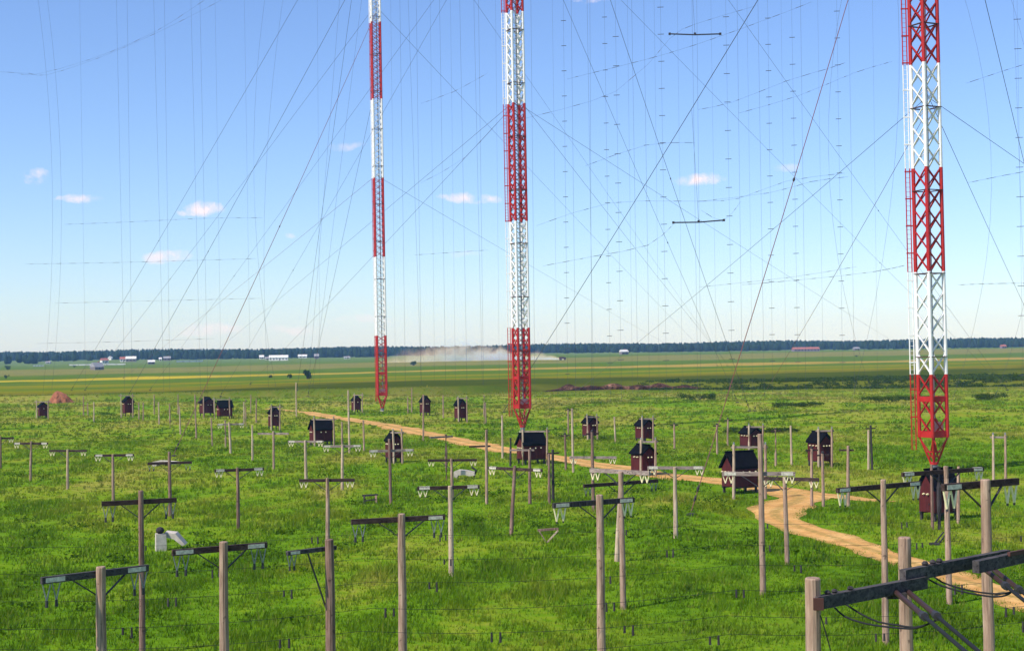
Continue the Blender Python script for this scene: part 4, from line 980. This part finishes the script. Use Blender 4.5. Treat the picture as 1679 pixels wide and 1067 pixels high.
# ------------------------------------------------------------------ terminal frame with beams, struts and cables
def beam_frame():
    def pole(x, yt, h, d, label):
        tp = at_z(x, yt, h); p = Vector((tp.x, tp.y, G(tp.x, tp.y))); t = thing('terminal_pole', p, label, 'utility pole', 'poles of the terminal frame'); put('shaft', shaft_mesh(p, tp, d/2*1.08, d/2, 14, 0.008), M['grey'], t); return p, tp
    pole(1332, 949, 7.3, 0.31, 'sawn pinkish grey pole with a rusty plate, end of the beam frame')
    pole(1483, 882, 7.5, 0.31, 'sawn grey pole carrying two overlapping beam ends')
    def bm(xa, ya, xb, yb, z, w, h, label, nm='beam'):
        a, b = at_z(xa, ya, z), at_z(xb, yb, z); t = thing('timber_beam', a, label, 'beam', 'beams of the terminal frame')
        put('timber', MB().bar(Vector((0, 0, 0)), b-a, w, h).mesh('timber'), M['arm_slate'], t); return t, a, b
    z1, z2, z3 = 6.85, 7.05, 7.2
    t1, a1, b1 = bm(1338, 988, 1516, 954, z1, 0.16, 0.26, 'slate grey timber beam bolted to the end pole')
    t2, a2, b2 = bm(1480, 944, 1652, 910, z2, 0.16, 0.27, 'slate grey timber beam linking two overlapping neighbours')
    t3, a3, b3 = bm(1600, 929, 1760, 893, z3, 0.16, 0.26, 'slate grey timber beam leading away past the stout knotty pole')
    t4, a4, b4 = bm(1654, 908, 1760, 888, z3+0.15, 0.07, 0.09, 'thin rust red rail above the grey beams')
    t4.children[0].data.materials[0] = M['rust']
    put('bolt_plate', MB().box((0.02, -0.13, 0), 0.2, 0.06, 0.24).mesh('bolt_plate'), M['rust'], t1)
    put('bolt_plate', MB().box((b1-a1)*0.72+Vector((0, -0.02, -0.16)), 0.42, 0.2, 0.12).mesh('bolt_plate'), M['dark'], t1)
    for f in (0.1, 0.16, 0.3): put('insulator', MB().lathe((b1-a1)*f+Vector((0, 0, 0.13)), [(0.04, 0), (0.07, 0.04), (0.04, 0.08)], 8).mesh('insulator'), M['dark'], t1)
    for f in (0.2, 0.27, 0.33): put('insulator', MB().lathe((b2-a2)*f+Vector((0, 0, 0.13)), [(0.05, 0), (0.08, 0.05), (0.04, 0.1)], 8).mesh('insulator'), M['dark'], t2)
    def strut(pix, Ya, Yb, label, r=0.045):
        a = at_y(*pix[0], Ya); b = at_y(*pix[-1], Yb); t = thing('feeder_rod', a, label, 'feeder', 'feeder rods of the terminal frame'); k = 0.42; mid = (b-a)*k
        put('insulator_rod', MB().tube([Vector((0, 0, 0)), mid], r*1.25, 8).mesh('insulator_rod'), M['rod'], t)
        put('clamp', MB().tube([mid-(b-a).normalized()*0.08, mid+(b-a).normalized()*0.14], r*1.9, 8).mesh('clamp'), M['iron'], t)
        put('rod', MB().tube([mid, b-a], r*0.85, 8).mesh('rod'), M['cable'], t)
        return a+mid
    Y1 = a1.lerp(b1, 0.76).y; Y2 = a2.lerp(b2, 0.72).y
    e1 = strut([(1466,968),(1600,1082)], Y1, Y1-7, 'dark feeder rod running down from the lower beam')
    e2 = strut([(1486,967),(1622,1082)], Y1+0.3, Y1-6.7, 'dark feeder rod parallel to the one under the lower beam')
    e3 = strut([(1606,926),(1720,1016)], Y2, Y2-6, 'dark feeder rod running down from the upper beam')
    e4 = strut([(1628,932),(1742,1022)], Y2+0.3, Y2-5.7, 'dark feeder rod parallel to the one under the upper beam')
    def cable(pix, Ya, Yb, label, r=0.02):
        n = len(pix); P = [at_y(x, y, Ya+(Yb-Ya)*k/(n-1)) for k, (x, y) in enumerate(pix)]; c = [Vector(q) for q in resample([tuple(q) for q in P], 0.15)]
        t = put('drooping_cable', MB().tube([q-c[0] for q in c], r, 7).mesh('drooping_cable', True), M['cable'], loc=c[0], label=label, cat='cable', group='cables drooping under the beams')
    cable([(1368,995),(1385,1010),(1412,1020),(1445,1026),(1490,1030),(1510,1027),(1528,1019)], a1.y+0.7, e1.y, 'lower cable drooping from the lower beam to its feeder rods')
    cable([(1387,990),(1410,1005),(1440,1019),(1470,1024),(1497,1028),(1517,1024),(1535,1016)], a1.y+0.9, e2.y, 'upper cable drooping from the lower beam to its feeder rods')
    cable([(1516,945),(1535,956),(1560,965),(1590,972),(1630,978),(1650,975),(1657,971)], a2.y+0.9, e3.y, 'lower cable drooping from the middle beam')
    cable([(1528,942),(1545,954),(1575,964),(1610,971),(1640,973),(1658,970),(1668,964)], a2.y+1.1, e4.y, 'upper cable drooping from the middle beam')
    cable([(1345,1008),(1352,1030),(1362,1066),(1368,1100)], a1.y, a1.y, 'thin cable hanging beside the end pole', 0.012)
beam_frame()

# ------------------------------------------------------------------ low feeder lines with hanging weights
def feeder(ya, yb, z, seed, lab):
    a, b = at_z(-60, ya, z), at_z(1745, yb, z); r = random.Random(seed); t = thing('feeder_line', a, lab, 'wire line', 'low feeder lines over the grass')
    dr = (b-a).normalized(); L = (b-a).length; n = max(3, int(L/22))
    def pt(f): 
        k = f*n; q = k-math.floor(k); return a.lerp(b, f)-Vector((0, 0, 1.1*q*(1-q)))-a
    put('wire', MB().tube([pt(k/(n*8)) for k in range(n*8+1)], 0.007, 4).mesh('wire'), M['cable'], t)
    f = 0.02
    while f < 0.98:
        for s in (0, 1):
            q = pt(min(1, f+s*0.30/L)); put('weight', MB().tube([q+Vector((0, 0, 0.02)), q-Vector((0, 0, r.uniform(.22, .36)))], [0.034, 0.044], 6).mesh('weight'), M['dark'], t)
        f += r.uniform(4.0, 11.0)/L
    for f in (0.0, 1.0):
        q = pt(f); g = Vector((a.x+q.x, a.y+q.y, 0)); g.z = G(g.x, g.y); put('end_post', shaft_mesh(g, g+Vector((0, 0, z-g.z+0.3)), 0.13, 0.11, 8), M['grey'], t, loc=g-a)
FL = 'thin low wire with dark hanging weights crossing the grass'
for (ya, yb, z, s) in [(1062,985,2.6,1),(1030,940,2.8,2),(985,900,2.8,3),(1105,1010,2.4,4),(940,872,2.6,5),(895,840,2.6,6),(1140,1060,2.2,7)]: feeder(ya, yb, z, s, FL)

# ------------------------------------------------------------------ anchors and scrap in the grass
def concrete_anchor():
    p = hit(264, 902); s = 1/pxm(p.y); t = thing('concrete_anchor', p, 'white concrete anchor block with black knob and tilted slab', 'anchor block')
    put('block', MB().prism([(-0.33, -0.30, -0.2), (0.33, -0.30, -0.2), (0.29, -0.26, 1.0), (-0.31, -0.26, 1.05)], (0, 0.6, 0)).mesh('block'), M['concrete'], t, rz=0.35)
    put('slab', MB().prism([(0.05, 0.15, 0.82), (0.2, 0.15, 1.08), (0.85, 0.15, 1.0), (1.45, 0.15, 0.30), (1.25, 0.15, 0.25), (0.75, 0.15, 0.66)], (0, 0.7, 0.05)).mesh('slab'), M['concrete'], t)
    put('knob', MB().lathe((-0.05, 0.0, 1.05), [(0.12, 0), (0.24, 0.08), (0.27, 0.2), (0.2, 0.34), (0.06, 0.4)], 10).mesh('knob', True), M['dark'], t)
concrete_anchor()
def slab(px, py, wpx, hpx, label, end=True):
    p = hit(px, py); s = 1/pxm(p.y); w, h = wpx*s, hpx*s; t = thing('concrete_slab', p, label, 'slab')
    put('slab', MB().prism([(-w/2, 0, -0.1), (-w/2, 0, h*0.8), (-w*0.28, 0, h), (w*0.1, 0, h*0.92), (w/2, 0, h*0.72), (w/2, 0, h*0.35), (w*0.25, 0, h*0.3), (0, 0, h*0.45), (-w*0.3, 0, h*0.4), (-w*0.38, 0, -0.1)], (0.1, 0.8, 0)).mesh('slab'), M['concrete'], t)
    if end: put('iron_fitting', MB().tube([(w/2-0.1, 0.3, 0), (w/2+0.15, 0.3, h*0.9), (w/2-0.25, 0.3, h*1.25)], 0.12, 6).mesh('iron_fitting'), M['dark'], t)
slab(761,785,34,15,'bent white concrete slab with dark fitting lying beside a dark grey pole')
slab(271,764,44,9,'long white slab lying behind the guy anchor pole', False)
slab(1562,821,12,4,'small white slab beside the big dark hut', False)
def trestle(px, py, wpx, hpx, label, tri=False):
    p = hit(px, py); s = 1/pxm(p.y); w, h = wpx*s, hpx*s; t = thing('broken_frame' if tri else 'wooden_trestle', p, label, 'wood scrap')
    put('beam', MB().bar((-w/2, 0, h*0.92), (w/2, 0.1, h*1.0), 0.14, 0.13).mesh('beam'), M['brown' if tri else 'dark'], t)
    if tri:
        put('strut', MB().bar((-w*0.42, 0, h*0.85), (-w*0.1, 0, 0), 0.3, 0.06).mesh('strut'), M['grey'], t); put('strut', MB().bar((w*0.48, 0, h*0.9), (-w*0.1, 0, -0.05), 0.09, 0.09).mesh('strut'), M['pale'], t)
    else:
        for q in (-0.36, 0.36):
            for e in (-0.3, 0.3): put('leg', MB().bar((w*q, 0, h*0.9), (w*q+0.1*q, e, -0.05), 0.14, 0.12).mesh('leg'), M['dark' if q < 0 else 'grey'], t)
        put('rail', MB().bar((-w*0.36, -0.2, h*0.35), (w*0.36, -0.2, h*0.5), 0.08, 0.1).mesh('rail'), M['dark'], t)
trestle(607,825,26,14,'dark wooden trestle lying low in the grass')
trestle(899,889,34,22,'broken triangular wooden frame lying in the grass', True)
def stay(x1, y1, x2, y2, label):
    b = hit(x1, y1); a = at_y(x2, y2, b.y+2.5); t = thing('stay_rod', b, label, 'stay', 'stays by the big hut'); put('rod', MB().tube([Vector((0, 0, -0.1)), a-b], 0.05, 6).mesh('rod'), M['dark'], t); put('foot', MB().box((0, 0, 0.02), 0.3, 0.25, 0.2).mesh('foot'), M['dark'], t)
stay(1528,893,1547,872,'short dark stay rod beside the big hut'); stay(1536,893,1553,872,'short dark stay rod beside the big hut')

# ------------------------------------------------------------------ dust raised by a truck on the far road
def dust():
    p = hit(780, 591); s = 1/pxm(p.y); x0, x1, dy, hz = -165*s, 146*s, 18.0, 40*s
    mb = MB().quadbox(((x0+x1)/2, 0, hz/2-0.5), Vector(((x1-x0)/2, 0, 0)), Vector((0, dy, 0)), Vector((0, 0, hz/2+0.5)))
    t = NT('dust_air'); v = t.n.new('ShaderNodeVolumePrincipled'); v.inputs['Color'].default_value = (1.0,0.58,0.30,1); v.inputs['Anisotropy'].default_value = 0.1
    v.inputs['Absorption Color'].default_value = (1, 1, 1, 1)
    ob = t.obj(); sx = t.sep(ob); nn = t.noise(t.scale(ob, (1, 0.8, 1.5)), 0.09, 5, 0.6, 0.3)
    u = t.math('DIVIDE', t.math('SUBTRACT', sx[0], x0), x1-x0, clamp=True)
    top = t.ramp(u, [(0.0, 0.10), (0.14, 0.35), (0.30, 0.80), (0.45, 0.95), (0.56, 0.72), (0.66, 0.66), (0.72, 0.38), (0.80, 0.24), (0.86, 0.32), (0.93, 0.20), (0.985, 0.05)])
    hn = t.math('DIVIDE', sx[2], t.math('MULTIPLY', top, hz))
    yn = t.math('DIVIDE', t.math('ABSOLUTE', sx[1]), dy)
    e = t.math('SUBTRACT', t.math('SUBTRACT', t.math('MULTIPLY', nn, 2.1), t.math('MULTIPLY', hn, 0.85)), t.math('MULTIPLY', yn, 0.75))
    d = t.ramp(e, [(0.02, 0.0), (0.35, 0.25), (0.9, 1.0)])
    dens = t.ramp(u, [(0.0, 0.03), (0.06, 0.14), (0.30, 0.38), (0.52, 0.8), (0.64, 1.0), (0.70, 1.0), (0.98, 1.0), (1.0, 0.0)])
    t.l.new(t.math('MULTIPLY', t.math('MULTIPLY', d, dens), 0.32), v.inputs['Density']); t.l.new(v.outputs[0], t.out.inputs[1])
    put('dust_cloud', mb.mesh('dust_cloud'), t.m, loc=p, kind='stuff', label='low tan dust cloud trailing behind a far vehicle', cat='dust')
    q = hit(922, 590); tr = thing('far_truck', q, 'tiny dark red truck raising the dust cloud', 'truck', rz=0.1)
    put('cargo_box', MB().prism([(-2.6, -1.1, 0.9), (1.0, -1.1, 0.9), (1.0, -1.1, 2.6), (-2.5, -1.1, 2.6)], (0, 2.2, 0)).mesh('cargo_box'), M['rust'], tr)
    cb = put('cab', MB().prism([(1.1, -1.0, 0.8), (2.9, -1.0, 0.8), (2.9, -1.0, 1.6), (2.4, -1.0, 2.3), (1.1, -1.0, 2.3)], (0, 2.0, 0)).mesh('cab'), M['rust'], tr)
    put('side_window', MB().box((1.9, -1.02, 1.85), 0.8, 0.05, 0.5).mesh('side_window'), M['glass'], cb)
    for x in (-1.9, -0.9, 2.1):
        for y in (-1.0, 1.0): put('wheel', MB().tube([(x, y-0.15, 0.45), (x, y+0.15, 0.45)], 0.48, 12).mesh('wheel'), M['dark'], tr)
dust()

# ------------------------------------------------------------------ haze
def haze():
    t = NT('summer_haze'); v = t.n.new('ShaderNodeVolumePrincipled'); v.inputs['Color'].default_value = (0.28,0.54,1.0,1); v.inputs['Absorption Color'].default_value = (1, 1, 1, 1)
    v.inputs['Density'].default_value = 0.00013; v.inputs['Anisotropy'].default_value = 0.0; t.l.new(v.outputs[0], t.out.inputs[1])
    put('haze', MB().box((0, 3040, 64), 7600, 6500, 134).mesh('haze'), t.m, kind='stuff', label='thin blue summer haze over the land', cat='haze')
haze()
